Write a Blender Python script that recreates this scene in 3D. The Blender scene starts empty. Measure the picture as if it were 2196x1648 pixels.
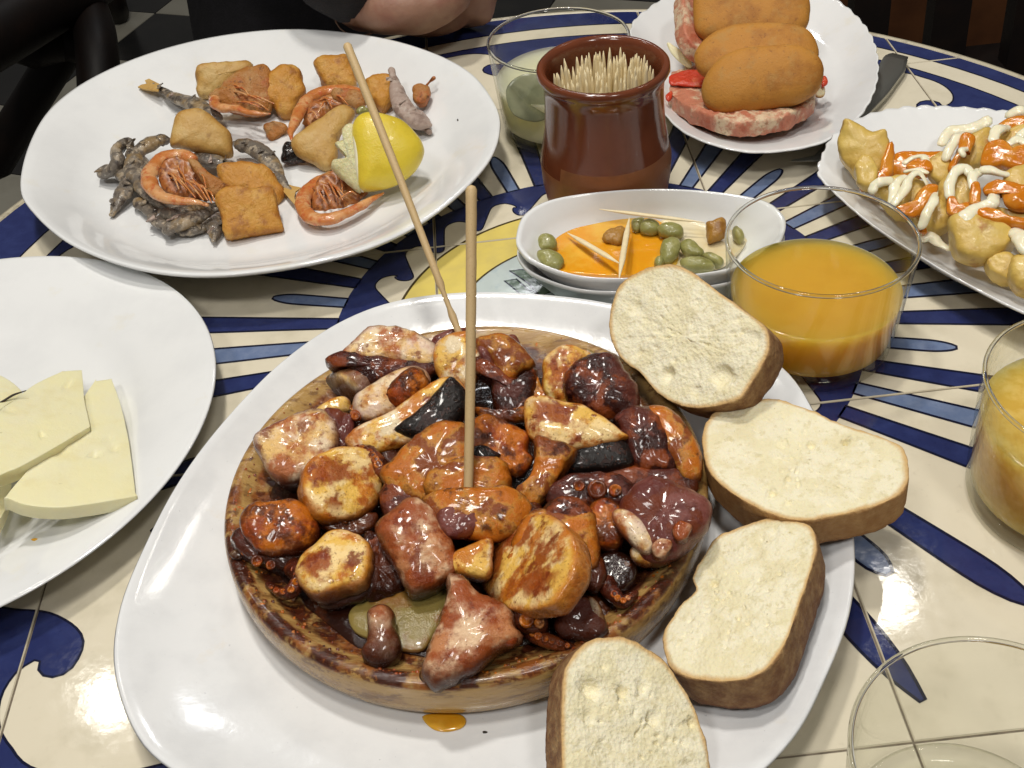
import bpy, bmesh, math, random
import numpy as np
from mathutils import Vector, noise, geometry
random.seed(7); rng=np.random.default_rng(5)
C=bpy.context.scene.collection
S=0.01                       # everything below is written in centimetres
# ------------------------------------------------------------ camera, world, lamps
W_,H_=2196,1648; FPX=2388.4; PITCH=math.radians(42.0942); ROLL=math.radians(-6.4318); CH=35.0
cp,sp=math.cos(PITCH),math.sin(PITCH); cr,sr=math.cos(ROLL),math.sin(ROLL)
_rt=np.array([1.,0,0]); _up=np.array([0,sp,cp]); FW=np.array([0,cp,-sp])
RT=cr*_rt+sr*_up; UP=-sr*_rt+cr*_up; CAM=np.array([0,0,CH])
def at(px,py,z):
    d=RT*(px-W_/2)/FPX-UP*(py-H_/2)/FPX+FW
    return CAM+d*((z-CH)/d[2])
def onplane(px,py,O,N):
    d=RT*(px-W_/2)/FPX-UP*(py-H_/2)/FPX+FW
    return CAM+d*(np.dot(O-CAM,N)/np.dot(d,N))
cam=bpy.data.objects.new('camera',bpy.data.cameras.new('camera')); C.objects.link(cam)
cam.data.sensor_fit='HORIZONTAL'; cam.data.sensor_width=36; cam.data.lens=36*FPX/W_
cam.data.clip_start=.02; cam.data.clip_end=50
from mathutils import Matrix
m=Matrix.Identity(4)
for i,v in enumerate((RT,UP,-FW)):
    for j in range(3): m[j][i]=v[j]
m.translation=Vector(CAM*S); cam.matrix_world=m
bpy.context.scene.camera=cam
sc=bpy.context.scene
sc.view_settings.view_transform='Standard'; sc.view_settings.look='None'; sc.view_settings.exposure=-0.27; sc.view_settings.gamma=1
w=bpy.data.worlds.new('World'); sc.world=w; w.use_nodes=True
w.node_tree.nodes['Background'].inputs[0].default_value=(1.0,.96,.90,1); w.node_tree.nodes['Background'].inputs[1].default_value=.09
def lamp(name,loc,power,size,col=(1,.955,.88)):
    l=bpy.data.lights.new(name,'AREA'); l.shape='DISK'; l.size=size; l.energy=power; l.color=col
    o=bpy.data.objects.new(name,l); C.objects.link(o); o.location=Vector(loc)*S
    o.rotation_euler=(Vector((0,40,0))*S-o.location).to_track_quat('-Z','Y').to_euler(); return o
lamp('ceiling_or_fill_lamp',(-16,76,165),14,.15)
lamp('ceiling_or_fill_lamp',(-92,136,165),1.3,.09)
lamp('ceiling_or_fill_lamp',(75,140,165),1.3,.09)
lamp('ceiling_or_fill_lamp',(-6,20,172),10,.22)
lamp('ceiling_or_fill_lamp',(10,225,150),4,.2,(.95,.97,1))
lamp('ceiling_or_fill_lamp',(45,-75,190),11,.3,(1,.97,.93))  # added soft fill behind the camera, not one of the room's lamps
lamp('ceiling_or_fill_lamp',(-70,-50,185),10,.3,(1,.97,.93))  # second added fill behind the camera, brightens faces turned to the viewer
try:
    sc.cycles.max_bounces=12; sc.cycles.transparent_max_bounces=24; sc.cycles.transmission_bounces=10
except Exception: pass
# ------------------------------------------------------------ materials
def mat(name,base,layers=(),rough=.4,bump=(),coat=0,sss=0,sss_r=(.004,.002,.001),spec=.5,metal=0,rvar=0,trans=0,ior=1.45,obj=True,stretch=(1,1,1),coatbump=0,crough=.08):
    """base colour, layers = (colour, scale per cm, lo, hi, strength, attribute or None, (attr lo, attr hi), detail)"""
    m=bpy.data.materials.new(name); m.use_nodes=True; nt=m.node_tree; nd=nt.nodes; L=nt.links
    b=nd['Principled BSDF']
    tc=nd.new('ShaderNodeTexCoord'); mp=nd.new('ShaderNodeMapping'); mp.inputs['Scale'].default_value=[100*s for s in stretch]
    oi=nd.new('ShaderNodeObjectInfo'); vm=nd.new('ShaderNodeVectorMath'); vm.operation='ADD'
    sc_=nd.new('ShaderNodeVectorMath'); sc_.operation='SCALE'; sc_.inputs['Scale'].default_value=37
    cx=nd.new('ShaderNodeCombineXYZ')
    for k in range(3): L.new(oi.outputs['Random'],cx.inputs[k])
    L.new(cx.outputs[0],sc_.inputs[0])
    L.new(tc.outputs['Object'],mp.inputs[0]); L.new(mp.outputs[0],vm.inputs[0]); L.new(sc_.outputs[0],vm.inputs[1])
    co=vm.outputs[0]
    vm2=None
    if any(len(q)>7 and q[7]=='U' for q in layers):
        mp2=nd.new('ShaderNodeMapping'); mp2.inputs['Scale'].default_value=(100,100,100); L.new(tc.outputs['Object'],mp2.inputs[0]); vm2=mp2.outputs[0]
    def nz(scale,detail=4,kind='N'):
        if kind=='V':
            t=nd.new('ShaderNodeTexVoronoi'); t.inputs['Scale'].default_value=scale; L.new(co,t.inputs['Vector']); return t.outputs['Distance']
        if kind=='W':
            t=nd.new('ShaderNodeTexWave'); t.inputs['Scale'].default_value=scale; t.inputs['Distortion'].default_value=5; t.inputs['Detail'].default_value=3; t.inputs['Detail Scale'].default_value=.6
            L.new(co,t.inputs['Vector']); return t.outputs['Fac']
        t=nd.new('ShaderNodeTexNoise'); t.inputs['Scale'].default_value=scale; t.inputs['Detail'].default_value=detail; t.inputs['Roughness'].default_value=.6
        L.new(vm2 if kind=='U' else co,t.inputs['Vector']); return t.outputs['Fac']
    cur=None
    def rgb(c):
        n=nd.new('ShaderNodeRGB'); n.outputs[0].default_value=(*c,1); return n.outputs[0]
    cur=rgb(base)
    for ly in layers:
        col,scale,lo,hi,st=ly[:5]; attr=ly[5] if len(ly)>5 else None; ar=ly[6] if len(ly)>6 else (0,1); kind=ly[7] if len(ly)>7 else 'N'; det=ly[8] if len(ly)>8 else 5
        f=None
        if scale:
            mr=nd.new('ShaderNodeMapRange'); mr.interpolation_type='SMOOTHSTEP'
            mr.inputs['From Min'].default_value=lo; mr.inputs['From Max'].default_value=hi; mr.inputs['To Max'].default_value=st
            L.new(nz(scale,det,kind),mr.inputs['Value']); f=mr.outputs[0]
        if attr:
            if attr in('X','Y','Z'):
                sx=nd.new('ShaderNodeSeparateXYZ'); L.new(mp.outputs[0],sx.inputs[0]); src=sx.outputs[attr]
            else:
                a=nd.new('ShaderNodeAttribute'); a.attribute_name=attr; src=a.outputs['Fac']
            # jitter the attribute edge with noise
            n2=nd.new('ShaderNodeMath'); n2.operation='MULTIPLY_ADD'; L.new(nz(1.3 if attr in 'XYZ' else 2.2,3),n2.inputs[0]); n2.inputs[1].default_value=abs(ar[1]-ar[0])*.9; L.new(src,n2.inputs[2])
            m2=nd.new('ShaderNodeMapRange'); m2.interpolation_type='SMOOTHSTEP'; off=abs(ar[1]-ar[0])*.45
            m2.inputs['From Min'].default_value=ar[0]+off; m2.inputs['From Max'].default_value=ar[1]+off; m2.inputs['To Max'].default_value=(1 if f else st)
            L.new(n2.outputs[0],m2.inputs['Value'])
            if f:
                mm=nd.new('ShaderNodeMath'); mm.operation='MULTIPLY'; L.new(f,mm.inputs[0]); L.new(m2.outputs[0],mm.inputs[1]); f=mm.outputs[0]
            else: f=m2.outputs[0]
        mx=nd.new('ShaderNodeMix'); mx.data_type='RGBA'; L.new(f,mx.inputs[0]); L.new(cur,mx.inputs[6]); L.new(rgb(col),mx.inputs[7]); cur=mx.outputs[2]
    L.new(cur,b.inputs['Base Color'])
    if rvar:
        mr=nd.new('ShaderNodeMapRange'); mr.inputs['From Min'].default_value=.35; mr.inputs['From Max'].default_value=.65; mr.inputs['To Min'].default_value=max(.02,rough-rvar); mr.inputs['To Max'].default_value=rough+rvar
        L.new(nz(2.5,4),mr.inputs['Value']); L.new(mr.outputs[0],b.inputs['Roughness'])
    else: b.inputs['Roughness'].default_value=rough
    b.inputs['Specular IOR Level'].default_value=spec; b.inputs['Metallic'].default_value=metal
    b.inputs['Coat Weight'].default_value=coat; b.inputs['Coat Roughness'].default_value=crough
    b.inputs['Transmission Weight'].default_value=trans; b.inputs['IOR'].default_value=ior
    if sss:
        b.inputs['Subsurface Weight'].default_value=sss; b.inputs['Subsurface Radius'].default_value=sss_r; b.inputs['Subsurface Scale'].default_value=1.0
    prev=None; cn=None
    for bi,bp in enumerate(bump):
        scale,dist=bp[:2]; kind=bp[2] if len(bp)>2 else 'N'
        n=nd.new('ShaderNodeBump'); n.inputs['Strength'].default_value=1; n.inputs['Distance'].default_value=dist*S
        L.new(nz(scale,5,kind),n.inputs['Height'])
        if prev: L.new(prev,n.inputs['Normal'])
        prev=n.outputs[0]
        if bi==coatbump-1: cn=prev
    if prev: L.new(prev,b.inputs['Normal'])
    if coatbump and cn: L.new(cn,b.inputs['Coat Normal'])
    return m
GZ=dict(rough=.08,coat=0,bump=((.3,.012),(2.2,.0016)),rvar=.03)
M={}
M['cream']=mat('cream_glaze',(.69,.63,.49),[((.52,.47,.34),.5,.45,.75,.5),((.42,.36,.26),2.2,.6,.85,.35)],**GZ)
M['navy']=mat('navy_glaze',(.020,.028,.105),[((.032,.046,.15),.8,.4,.7,.6),((.008,.01,.05),3,.55,.8,.4)],**GZ)
M['blue']=mat('light_blue_glaze',(.13,.18,.31),[((.20,.25,.38),1.2,.4,.7,.6),((.07,.1,.24),3,.5,.8,.4)],**GZ)
M['yellow']=mat('yellow_glaze',(.72,.58,.15),[((.62,.5,.16),.8,.4,.7,.6)],**GZ)
M['pale']=mat('pale_blue_glaze',(.50,.57,.56),[((.34,.44,.5),1.5,.5,.7,.5)],**GZ)
M['leafg']=mat('grey_green_glaze',(.10,.15,.10),[((.05,.08,.06),1.5,.4,.7,.6)],**GZ)
M['line']=mat('outline_glaze',(.008,.01,.03),**GZ)
M['yline']=mat('brown_outline_glaze',(.07,.05,.02),**GZ)
M['grout']=mat('grout',(.24,.20,.15),[((.1,.08,.06),1.5,.4,.7,.8)],rough=.8,bump=((6,.03),))
M['edge']=mat('edge_glaze',(.5,.45,.33),[((.2,.16,.11),1,.5,.7,.6)],rough=.3)
M['darkmetal']=mat('dark_iron',(.012,.011,.01),rough=.4)
M['china']=mat('white_china',(.80,.81,.81),[((.76,.71,.56),.35,.60,.74,.4),((.62,.56,.42),3,.72,.77,.35),((.72,.73,.735),.3,.4,.7,.5)],rough=.09,bump=((.25,.02),),coat=.3)
M['stoneware']=mat('speckled_white_stoneware',(.77,.78,.785),[((.72,.62,.46),.45,.64,.76,.35),((.66,.67,.68),.5,.4,.7,.5),((.45,.46,.48),6,.68,.74,.6)],rough=.14,bump=((.25,.03),(3,.004)),coat=.3)
M['wood']=mat('olive_wood',(.43,.26,.085),[((.31,.165,.05),1.6,.46,.58,.85),((.17,.08,.024),3.4,.53,.62,.8),((.56,.38,.15),.7,.5,.7,.6),((.22,.055,.010),.9,.42,.58,.85,'stain',(.2,.55),'U'),((.045,.011,.006),.75,.44,.56,.97,'stain',(0.25,.7),'U'),((.09,.020,.008),3,.50,.60,.8,'stain',(.3,.7),'U'),((.30,.10,.02),4,.58,.66,.6,'stain',(.1,.5),'U')],rough=.24,rvar=.12,bump=((9,.03),(2.5,.05)),stretch=(.16,1.0,1.0),coat=.3)
M['sauce']=mat('dark_paprika_oil',(.022,.006,.003),[((.12,.028,.006),1.1,.5,.68,.7),((.01,.004,.004),.6,.5,.7,.6)],rough=.07,bump=((1.6,.12),(6,.02)),coat=.5)
OB=((2.4,.06),(7,.05),(18,.016))
def sf(col,scale,mid,st,w=.055,attr=None,ar=(0,1)): return (col,scale,mid-w,mid+w,st,attr,ar,'N',6)
ORG=(.52,.145,.008); RED=(.19,.028,.005); DRK=(.024,.004,.002); CRM=(.86,.70,.45); YEL=(.80,.46,.05); MAU=(.19,.055,.038); BR=(.085,.017,.004); DIM=(.020,.0045,.0018)
def octo(name,base,l,rough=.22):
    l=list(l)+[((.12,.03,.008),8,.61,.70,.6,None,(0,1),'N',3),(BR,0,0,0,.95,'rim',(.95,1.08)),(DIM,0,0,0,.8,'rim',(1.15,1.5)),(BR,0,0,0,.85,'dip_shade',(.0,.4)),(DIM,0,0,0,.95,'dip_shade',(.3,.85))]  # last two layers: sauce stain plus contact shade painted low on each piece
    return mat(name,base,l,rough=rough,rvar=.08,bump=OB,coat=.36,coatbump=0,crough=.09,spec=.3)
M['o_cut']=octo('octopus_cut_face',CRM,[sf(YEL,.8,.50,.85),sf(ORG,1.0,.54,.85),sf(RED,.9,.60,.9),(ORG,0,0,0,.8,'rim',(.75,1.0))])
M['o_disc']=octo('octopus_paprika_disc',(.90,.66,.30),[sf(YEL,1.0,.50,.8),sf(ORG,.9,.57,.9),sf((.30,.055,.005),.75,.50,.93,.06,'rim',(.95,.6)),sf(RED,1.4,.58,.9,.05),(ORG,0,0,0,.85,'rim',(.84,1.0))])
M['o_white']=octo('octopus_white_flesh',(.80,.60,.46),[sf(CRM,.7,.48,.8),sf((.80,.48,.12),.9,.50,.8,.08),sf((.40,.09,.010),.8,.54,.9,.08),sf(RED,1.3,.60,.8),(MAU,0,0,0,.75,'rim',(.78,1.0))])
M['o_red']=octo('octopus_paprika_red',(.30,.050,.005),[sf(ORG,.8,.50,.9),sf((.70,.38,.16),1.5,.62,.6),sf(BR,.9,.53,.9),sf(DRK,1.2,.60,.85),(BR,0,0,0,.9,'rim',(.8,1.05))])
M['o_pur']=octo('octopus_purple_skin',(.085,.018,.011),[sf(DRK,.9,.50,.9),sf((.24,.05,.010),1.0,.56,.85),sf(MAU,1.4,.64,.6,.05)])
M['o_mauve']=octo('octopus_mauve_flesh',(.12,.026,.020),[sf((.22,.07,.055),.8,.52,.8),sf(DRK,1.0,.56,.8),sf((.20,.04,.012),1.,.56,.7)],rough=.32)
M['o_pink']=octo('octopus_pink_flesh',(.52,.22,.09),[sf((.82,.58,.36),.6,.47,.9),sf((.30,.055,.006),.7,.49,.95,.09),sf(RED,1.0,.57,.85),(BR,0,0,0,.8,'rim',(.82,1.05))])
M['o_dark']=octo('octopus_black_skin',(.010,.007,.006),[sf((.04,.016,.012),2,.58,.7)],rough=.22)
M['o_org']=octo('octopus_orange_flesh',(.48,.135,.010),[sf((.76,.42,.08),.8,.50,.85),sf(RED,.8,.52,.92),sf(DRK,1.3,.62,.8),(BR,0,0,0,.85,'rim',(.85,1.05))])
M['potato']=mat('boiled_potato',(.24,.18,.05),[((.34,.27,.10),.9,.5,.66,.6),((.20,.09,.015),.6,.5,.64,.85),((.20,.07,.01),.9,.55,.7,.8)],rough=.2,bump=((3,.03),(15,.012)),sss=.2,coat=.3)
M['crumb']=mat('bread_slice',(.85,.79,.58),[((.74,.65,.38),1.0,.44,.60,.6),((.66,.58,.34),3.5,.54,.66,.6),((.86,.80,.55),.5,.5,.7,.6),((.30,.24,.12),7,.68,.74,.7),
   ((.62,.39,.15),0,0,0,.9,'rim',(.92,.985)),((.34,.16,.05),0,0,0,1,'rim',(.98,1.01)),((.13,.048,.016),1.3,.36,.54,.95,'rim',(1.01,1.04)),((.065,.024,.010),3,.50,.62,.85,'rim',(1.01,1.03)),((.42,.26,.12),13,.56,.66,.75,'rim',(1.0,1.05)),((.06,.02,.008),5,.56,.7,.8,'rim',(1.01,1.06))],
   rough=.75,bump=((4,.03),(13,.03),(7,.03,'V')),sss=.15,sss_r=(.004,.003,.0015))
M['crumbD']=mat('dark_crusted_bread',(.85,.79,.58),[((.74,.65,.38),1.0,.44,.60,.6),((.66,.58,.34),3.5,.54,.66,.6),((.86,.80,.55),.5,.5,.7,.6),((.30,.24,.12),7,.68,.74,.7),
   ((.62,.39,.15),0,0,0,.9,'rim',(.92,.985)),((.17,.065,.022),0,0,0,1,'rim',(.98,1.01)),((.055,.022,.010),1.3,.36,.50,.95,'rim',(1.01,1.04)),((.065,.024,.010),3,.50,.62,.85,'rim',(1.01,1.03)),((.42,.26,.12),13,.56,.66,.75,'rim',(1.0,1.05)),((.06,.02,.008),5,.56,.7,.8,'rim',(1.01,1.06))],
   rough=.75,bump=((4,.03),(13,.03),(7,.03,'V')),sss=.15,sss_r=(.004,.003,.0015))
M['crumbT']=mat('tomato_bread',(.58,.22,.13),[((.76,.62,.42),.7,.46,.60,.9),((.45,.10,.045),.8,.50,.64,.85),((.50,.17,.10),2.6,.5,.65,.6),((.30,.15,.06),3.5,.58,.7,.7),((.5,.3,.12),0,0,0,.6,'rim',(1.2,1.5))],rough=.45,bump=((4,.08),(10,.05)),sss=.15)
M['tomato']=mat('grated_tomato',(.55,.05,.02),[((.7,.2,.08),1.5,.5,.7,.7)],rough=.2,bump=((5,.06),),sss=.2)
M['croq']=mat('croquette_crust',(.50,.22,.032),[((.36,.14,.020),.5,.46,.66,.85),((.45,.24,.06),1.2,.5,.7,.7),((.20,.07,.015),5,.58,.72,.6),((.52,.32,.11),8,.62,.72,.5)],rough=.62,bump=((8,.03),(22,.02)))
M['fried']=mat('golden_fried_batter',(.52,.235,.03),[((.38,.13,.018),1.5,.3,.6,.8,'rim',(.70,1.0)),((.60,.33,.07),.8,.45,.65,.8),((.30,.11,.02),.9,.52,.68,.85),((.20,.07,.015),4,.62,.74,.6)],rough=.45,bump=((2.5,.10),(8,.05)),rvar=.1)
M['friedt']=mat('pale_fried_squid',(.52,.31,.085),[((.38,.17,.03),1.5,.3,.6,.8,'rim',(.72,1.0)),((.58,.40,.15),.8,.45,.65,.8),((.32,.17,.05),1.2,.55,.7,.7)],rough=.45,bump=((2.5,.07),(9,.03)),rvar=.1)
M['crisp']=mat('crisp_brown_batter',(.38,.145,.024),[((.46,.25,.09),1.1,.45,.65,.8),((.42,.11,.03),.9,.5,.66,.8),((.10,.035,.012),2.5,.56,.7,.8)],rough=.4,bump=((3,.12),(9,.06)))
M['shrimp']=mat('shrimp_shell',(.54,.19,.05),[((.68,.38,.17),.8,.45,.62,.8),((.48,.10,.03),2.2,.5,.66,.8)],rough=.25,bump=((3,.05),(9,.015)),coat=.3,sss=.15)
M['shleg']=mat('shrimp_legs',(.36,.12,.03),[((.5,.24,.08),2,.5,.62,.8),((.14,.04,.015),3,.52,.62,.8)],rough=.35)
M['fish']=mat('grey_fried_anchovy',(.15,.125,.10),[((.40,.33,.24),1.5,.50,.62,.9),((.055,.042,.034),1.8,.52,.62,.92),((.30,.19,.07),.8,.5,.66,.7),((.5,.45,.36),5,.60,.68,.6)],rough=.42,bump=((3,.07),(10,.03)),stretch=(1,1,1),coat=.2)
M['fishp']=mat('pinkish_fried_fish',(.40,.30,.25),[((.22,.15,.12),1.3,.48,.64,.85),((.5,.42,.36),2,.52,.66,.7)],rough=.4,bump=((4,.08),(12,.03)))
M['lemon']=mat('lemon_rind',(.74,.57,.05),[((.60,.44,.03),.5,.45,.7,.7)],rough=.3,bump=((9,.02),(3,.02)),sss=.1,coat=.15)
M['pulp']=mat('lemon_pulp',(.76,.70,.38),[((.80,.76,.5),2,.4,.7,.8),((.5,.46,.2),4,.55,.7,.6)],rough=.25,bump=((4,.12),),sss=.3,trans=.15)
M['wetslice']=mat('sunken_lemon_slice',(.34,.35,.22),[((.24,.26,.16),1.2,.4,.65,.8)],rough=.15,trans=.3)
M['pith']=mat('lemon_pith',(.78,.74,.55),rough=.5)
M['cheese']=mat('semi_cured_cheese',(.82,.77,.47),[((.80,.76,.52),.35,.4,.65,.8),((.70,.60,.28),.5,.5,.75,.5),((.55,.50,.28),3,.70,.76,.7)],rough=.38,bump=((1.2,.03),(8,.01)),sss=.25,sss_r=(.006,.005,.003))
M['rind']=mat('cheese_rind',(.03,.02,.012),rough=.6)
M['bamboo']=mat('bamboo',(.56,.40,.20),[((.56,.41,.21),1.5,.4,.7,.8),((.34,.20,.08),6,.55,.7,.5)],rough=.5,bump=((9,.01),),stretch=(3,3,.4))
M['pick']=mat('toothpick_wood',(.82,.69,.42),[((.88,.78,.54),1,.4,.7,.7)],rough=.55,stretch=(3,3,.5))
M['terra']=mat('glazed_terracotta',(.155,.043,.018),[((.11,.030,.013),.5,.4,.7,.6)],rough=.16,bump=((.5,.03),),coat=.3)
M['terrab']=mat('bare_terracotta',(.24,.085,.030),[((.14,.05,.02),.7,.4,.7,.6)],rough=.42,bump=((3,.02),))
M['juice']=mat('orange_juice',(.62,.345,.038),[((.56,.30,.028),.6,.4,.7,.5)],rough=.12,sss=1,sss_r=(.05,.045,.035))
M['juice2']=mat('foamy_orange_juice',(.64,.40,.07),[((.75,.52,.15),1.2,.4,.65,.8)],rough=.12,sss=1,sss_r=(.05,.045,.035))
M['foam']=mat('pulp_film',(.66,.58,.40),[((.5,.42,.25),1.5,.45,.65,.8)],rough=.3)
M['oil']=mat('orange_oil',(.76,.33,.014),[((.80,.48,.07),.35,.45,.62,.8)],rough=.07,bump=((.6,.03),),coat=.6,sss=.3)
M['cream_oil']=mat('milky_brine',(.72,.60,.34),[((.76,.70,.52),.8,.4,.7,.7)],rough=.08,coat=.6)
M['olive']=mat('green_lupin_caper',(.26,.25,.075),[((.36,.34,.13),1.2,.45,.65,.8),((.14,.13,.03),3,.55,.7,.6)],rough=.3,bump=((4,.04),),coat=.2,sss=.1)
M['brownbit']=mat('fried_brown_morsel',(.36,.18,.03),[((.22,.09,.015),1.5,.5,.65,.8)],rough=.25,bump=((4,.06),))
M['bravap']=mat('fried_potato',(.62,.42,.10),[((.66,.48,.13),.6,.45,.65,.8),((.36,.19,.03),1.0,.54,.7,.8),((.5,.12,.02),.5,.60,.7,.5)],rough=.32,bump=((1.5,.06),(7,.02)),coat=.05)
M['brava']=mat('orange_brava_sauce',(.60,.185,.008),[((.66,.27,.03),1.,.45,.65,.8)],rough=.12,coat=.4,bump=((2,.05),))
M['mayo']=mat('mayonnaise',(.88,.83,.62),[((.78,.70,.46),.8,.5,.7,.5)],rough=.16,bump=((1.5,.05),),sss=.2,coat=.2)
M['steel']=mat('brushed_steel',(.42,.42,.38),rough=.32,metal=.9,bump=((5,.004),))
M['skin']=mat('skin',(.34,.19,.13),[((.28,.12,.085),.3,.45,.65,.7),((.40,.25,.17),.5,.5,.7,.6)],rough=.5,bump=((5,.02),(1.2,.04)),sss=.15)
M['cloth']=mat('black_knit',(.010,.009,.011),[((.016,.014,.018),1,.4,.7,.7)],rough=.85,bump=((7,.05),))
M['chair']=mat('dark_varnished_wood',(.005,.003,.0025),[((.010,.005,.003),.3,.4,.7,.7)],rough=.5,spec=.3,bump=((.6,.03),))
M['cabinet']=mat('brown_cabinet_wood',(.12,.045,.016),[((.07,.025,.01),.1,.4,.7,.8)],rough=.4)
M['fwhite']=mat('pale_floor_tile',(.42,.40,.33),[((.3,.28,.22),.08,.4,.7,.7)],rough=.3)
M['fblack']=mat('black_floor_tile',(.02,.02,.02),[((.035,.033,.03),.1,.4,.7,.7)],rough=.25)
M['fgrout']=mat('floor_grout',(.08,.07,.06),rough=.8)
M['gold']=mat('rose_gold',(.8,.5,.35),rough=.2,metal=1)
def thin_glass(name,tint=(.99,.992,.985),bumpd=0,rough=.02,ior=1.3,film=0,filmcol=(.6,.58,.45)):
    m=bpy.data.materials.new(name); m.use_nodes=True; nt=m.node_tree; nd=nt.nodes; L=nt.links
    for n in list(nd):
        if n.type!='OUTPUT_MATERIAL': nd.remove(n)
    out=[n for n in nd if n.type=='OUTPUT_MATERIAL'][0]
    t=nd.new('ShaderNodeBsdfTransparent'); t.inputs[0].default_value=(*tint,1)
    g=nd.new('ShaderNodeBsdfGlossy'); g.inputs['Roughness'].default_value=rough
    lw=nd.new('ShaderNodeLayerWeight'); lw.inputs['Blend'].default_value=.5
    pw=nd.new('ShaderNodeMath'); pw.operation='POWER'; L.new(lw.outputs['Facing'],pw.inputs[0]); pw.inputs[1].default_value=5
    pf=nd.new('ShaderNodeMath'); pf.operation='MULTIPLY_ADD'; L.new(pw.outputs[0],pf.inputs[0]); pf.inputs[1].default_value=.7; pf.inputs[2].default_value=((ior-1)/(ior+1))**2+.004
    mx=nd.new('ShaderNodeMixShader'); L.new(pf.outputs[0],mx.inputs[0]); L.new(t.outputs[0],mx.inputs[1]); L.new(g.outputs[0],mx.inputs[2])
    # edges of a curved wall are seen through more glass: darker tint at grazing view
    fc=nd.new('ShaderNodeLayerWeight'); fc.inputs['Blend'].default_value=.25
    cm=nd.new('ShaderNodeMix'); cm.data_type='RGBA'; L.new(fc.outputs['Facing'],cm.inputs[0])
    cm.inputs[6].default_value=(*tint,1); cm.inputs[7].default_value=(tint[0]*.94,tint[1]*.94,tint[2]*.90,1); L.new(cm.outputs[2],t.inputs[0])
    if bumpd:
        tc=nd.new('ShaderNodeTexCoord'); n=nd.new('ShaderNodeTexNoise'); n.inputs['Scale'].default_value=350; n.inputs['Detail'].default_value=3; L.new(tc.outputs['Object'],n.inputs['Vector'])
        b=nd.new('ShaderNodeBump'); b.inputs['Distance'].default_value=bumpd*S; L.new(n.outputs['Fac'],b.inputs['Height']); L.new(b.outputs[0],g.inputs['Normal']); L.new(b.outputs[0],lw.inputs['Normal'])
    fin=mx.outputs[0]
    if film:
        d=nd.new('ShaderNodeBsdfDiffuse'); d.inputs[0].default_value=(*filmcol,1)
        tc=nd.new('ShaderNodeTexCoord'); n=nd.new('ShaderNodeTexNoise'); n.inputs['Scale'].default_value=90; n.inputs['Detail'].default_value=6; L.new(tc.outputs['Object'],n.inputs['Vector'])
        mr=nd.new('ShaderNodeMapRange'); mr.inputs['From Min'].default_value=.42; mr.inputs['From Max'].default_value=.7; mr.inputs['To Max'].default_value=film; L.new(n.outputs['Fac'],mr.inputs['Value'])
        m2=nd.new('ShaderNodeMixShader'); L.new(mr.outputs[0],m2.inputs[0]); L.new(fin,m2.inputs[1]); L.new(d.outputs[0],m2.inputs[2]); fin=m2.outputs[0]
    L.new(fin,out.inputs[0]); return m
M['glassw']=thin_glass('clear_glass_wall',bumpd=.0)
M['glassb']=thin_glass('dripped_glass_wall',bumpd=.06,film=.10,ior=1.18)
M['glassi']=thin_glass('inner_glass_wall',ior=1.18)
M['glassf']=thin_glass('glass_foot',tint=(.96,.965,.95),rough=.05,ior=1.3,bumpd=.01)
M['glass']=mat('thick_clear_glass',(.97,.98,.96),rough=.02,trans=1,ior=1.45)
M['lemonade']=mat('cloudy_lemon_drink',(.70,.68,.44),[((.62,.6,.38),.5,.4,.7,.6)],rough=.08,sss=1,sss_r=(.06,.055,.05))
# ------------------------------------------------------------ object helpers
def link(o,parent=None,loc=None):
    C.objects.link(o)
    if loc is not None:
        l=np.array(loc,float)
        if parent is not None: l=l-parent['_o']; o.parent=parent
        o.location=Vector(l*S)
    elif parent is not None: o.parent=parent
    return o
class _D(dict): pass
ORI={}
def tag(o,label=None,cat=None,group=None,kind=None):
    if label:o['label']=label
    if cat:o['category']=cat
    if group:o['group']=group
    if kind:o['kind']=kind
    return o
def empty(name,loc,label=None,cat=None,group=None,kind=None):
    o=bpy.data.objects.new(name,None); o.empty_display_size=.01; C.objects.link(o); o.location=Vector(np.array(loc,float)*S); ORI[o.name]=np.array(loc,float)
    return tag(o,label,cat,group,kind)
def put(name,verts,faces,mats,loc=(0,0,0),parent=None,fm=None,smooth=True,attrs=None,noises=None,seed=0,flip=True):
    """verts in cm, world positions; stored relative to loc"""
    loc=np.array(loc,float); V=(np.asarray(verts,float)-loc)
    vol=0.0; Vw=np.asarray(V,float)
    T3=[(f[0],f[i],f[i+1]) for f in faces for i in range(1,len(f)-1)]
    if T3:
        T3=np.array(T3); vol=np.einsum('ij,ij->i',Vw[T3[:,0]],np.cross(Vw[T3[:,1]],Vw[T3[:,2]])).sum()
    if vol<0 and flip: faces=[tuple(f)[::-1] for f in faces]
    me=bpy.data.meshes.new(name); me.from_pydata((V*S).tolist(),[],faces); me.update()
    if noises:
        nn=np.empty(len(V)*3); me.vertices.foreach_get('normal',nn); nn=nn.reshape(-1,3)
        d=np.zeros(len(V)); off=Vector((seed*3.7+1,seed*1.9,seed*5.3))
        for amp,fr,*rg in noises:
            q=np.array([noise.noise(Vector(v)*fr+off) for v in V])
            d+=amp*(q if not rg else (.35-np.abs(q)*1.6))
        V=V+nn*d[:,None]; me.vertices.foreach_set('co',(V*S).ravel()); me.update()
    if not isinstance(mats,(list,tuple)): mats=[mats]
    for m_ in mats: me.materials.append(M[m_] if isinstance(m_,str) else m_)
    if fm is not None: me.polygons.foreach_set('material_index',fm)
    if smooth: me.polygons.foreach_set('use_smooth',[True]*len(me.polygons))
    for k,a in (attrs or {}).items():
        at_=me.attributes.new(k,'FLOAT','POINT'); at_.data.foreach_set('value',np.asarray(a,float))
    o=bpy.data.objects.new(name,me); C.objects.link(o); ORI[o.name]=loc
    if parent is not None:
        o.parent=parent; o.location=Vector((loc-ORI[parent.name])*S)
    else: o.location=Vector(loc*S)
    return o
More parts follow.
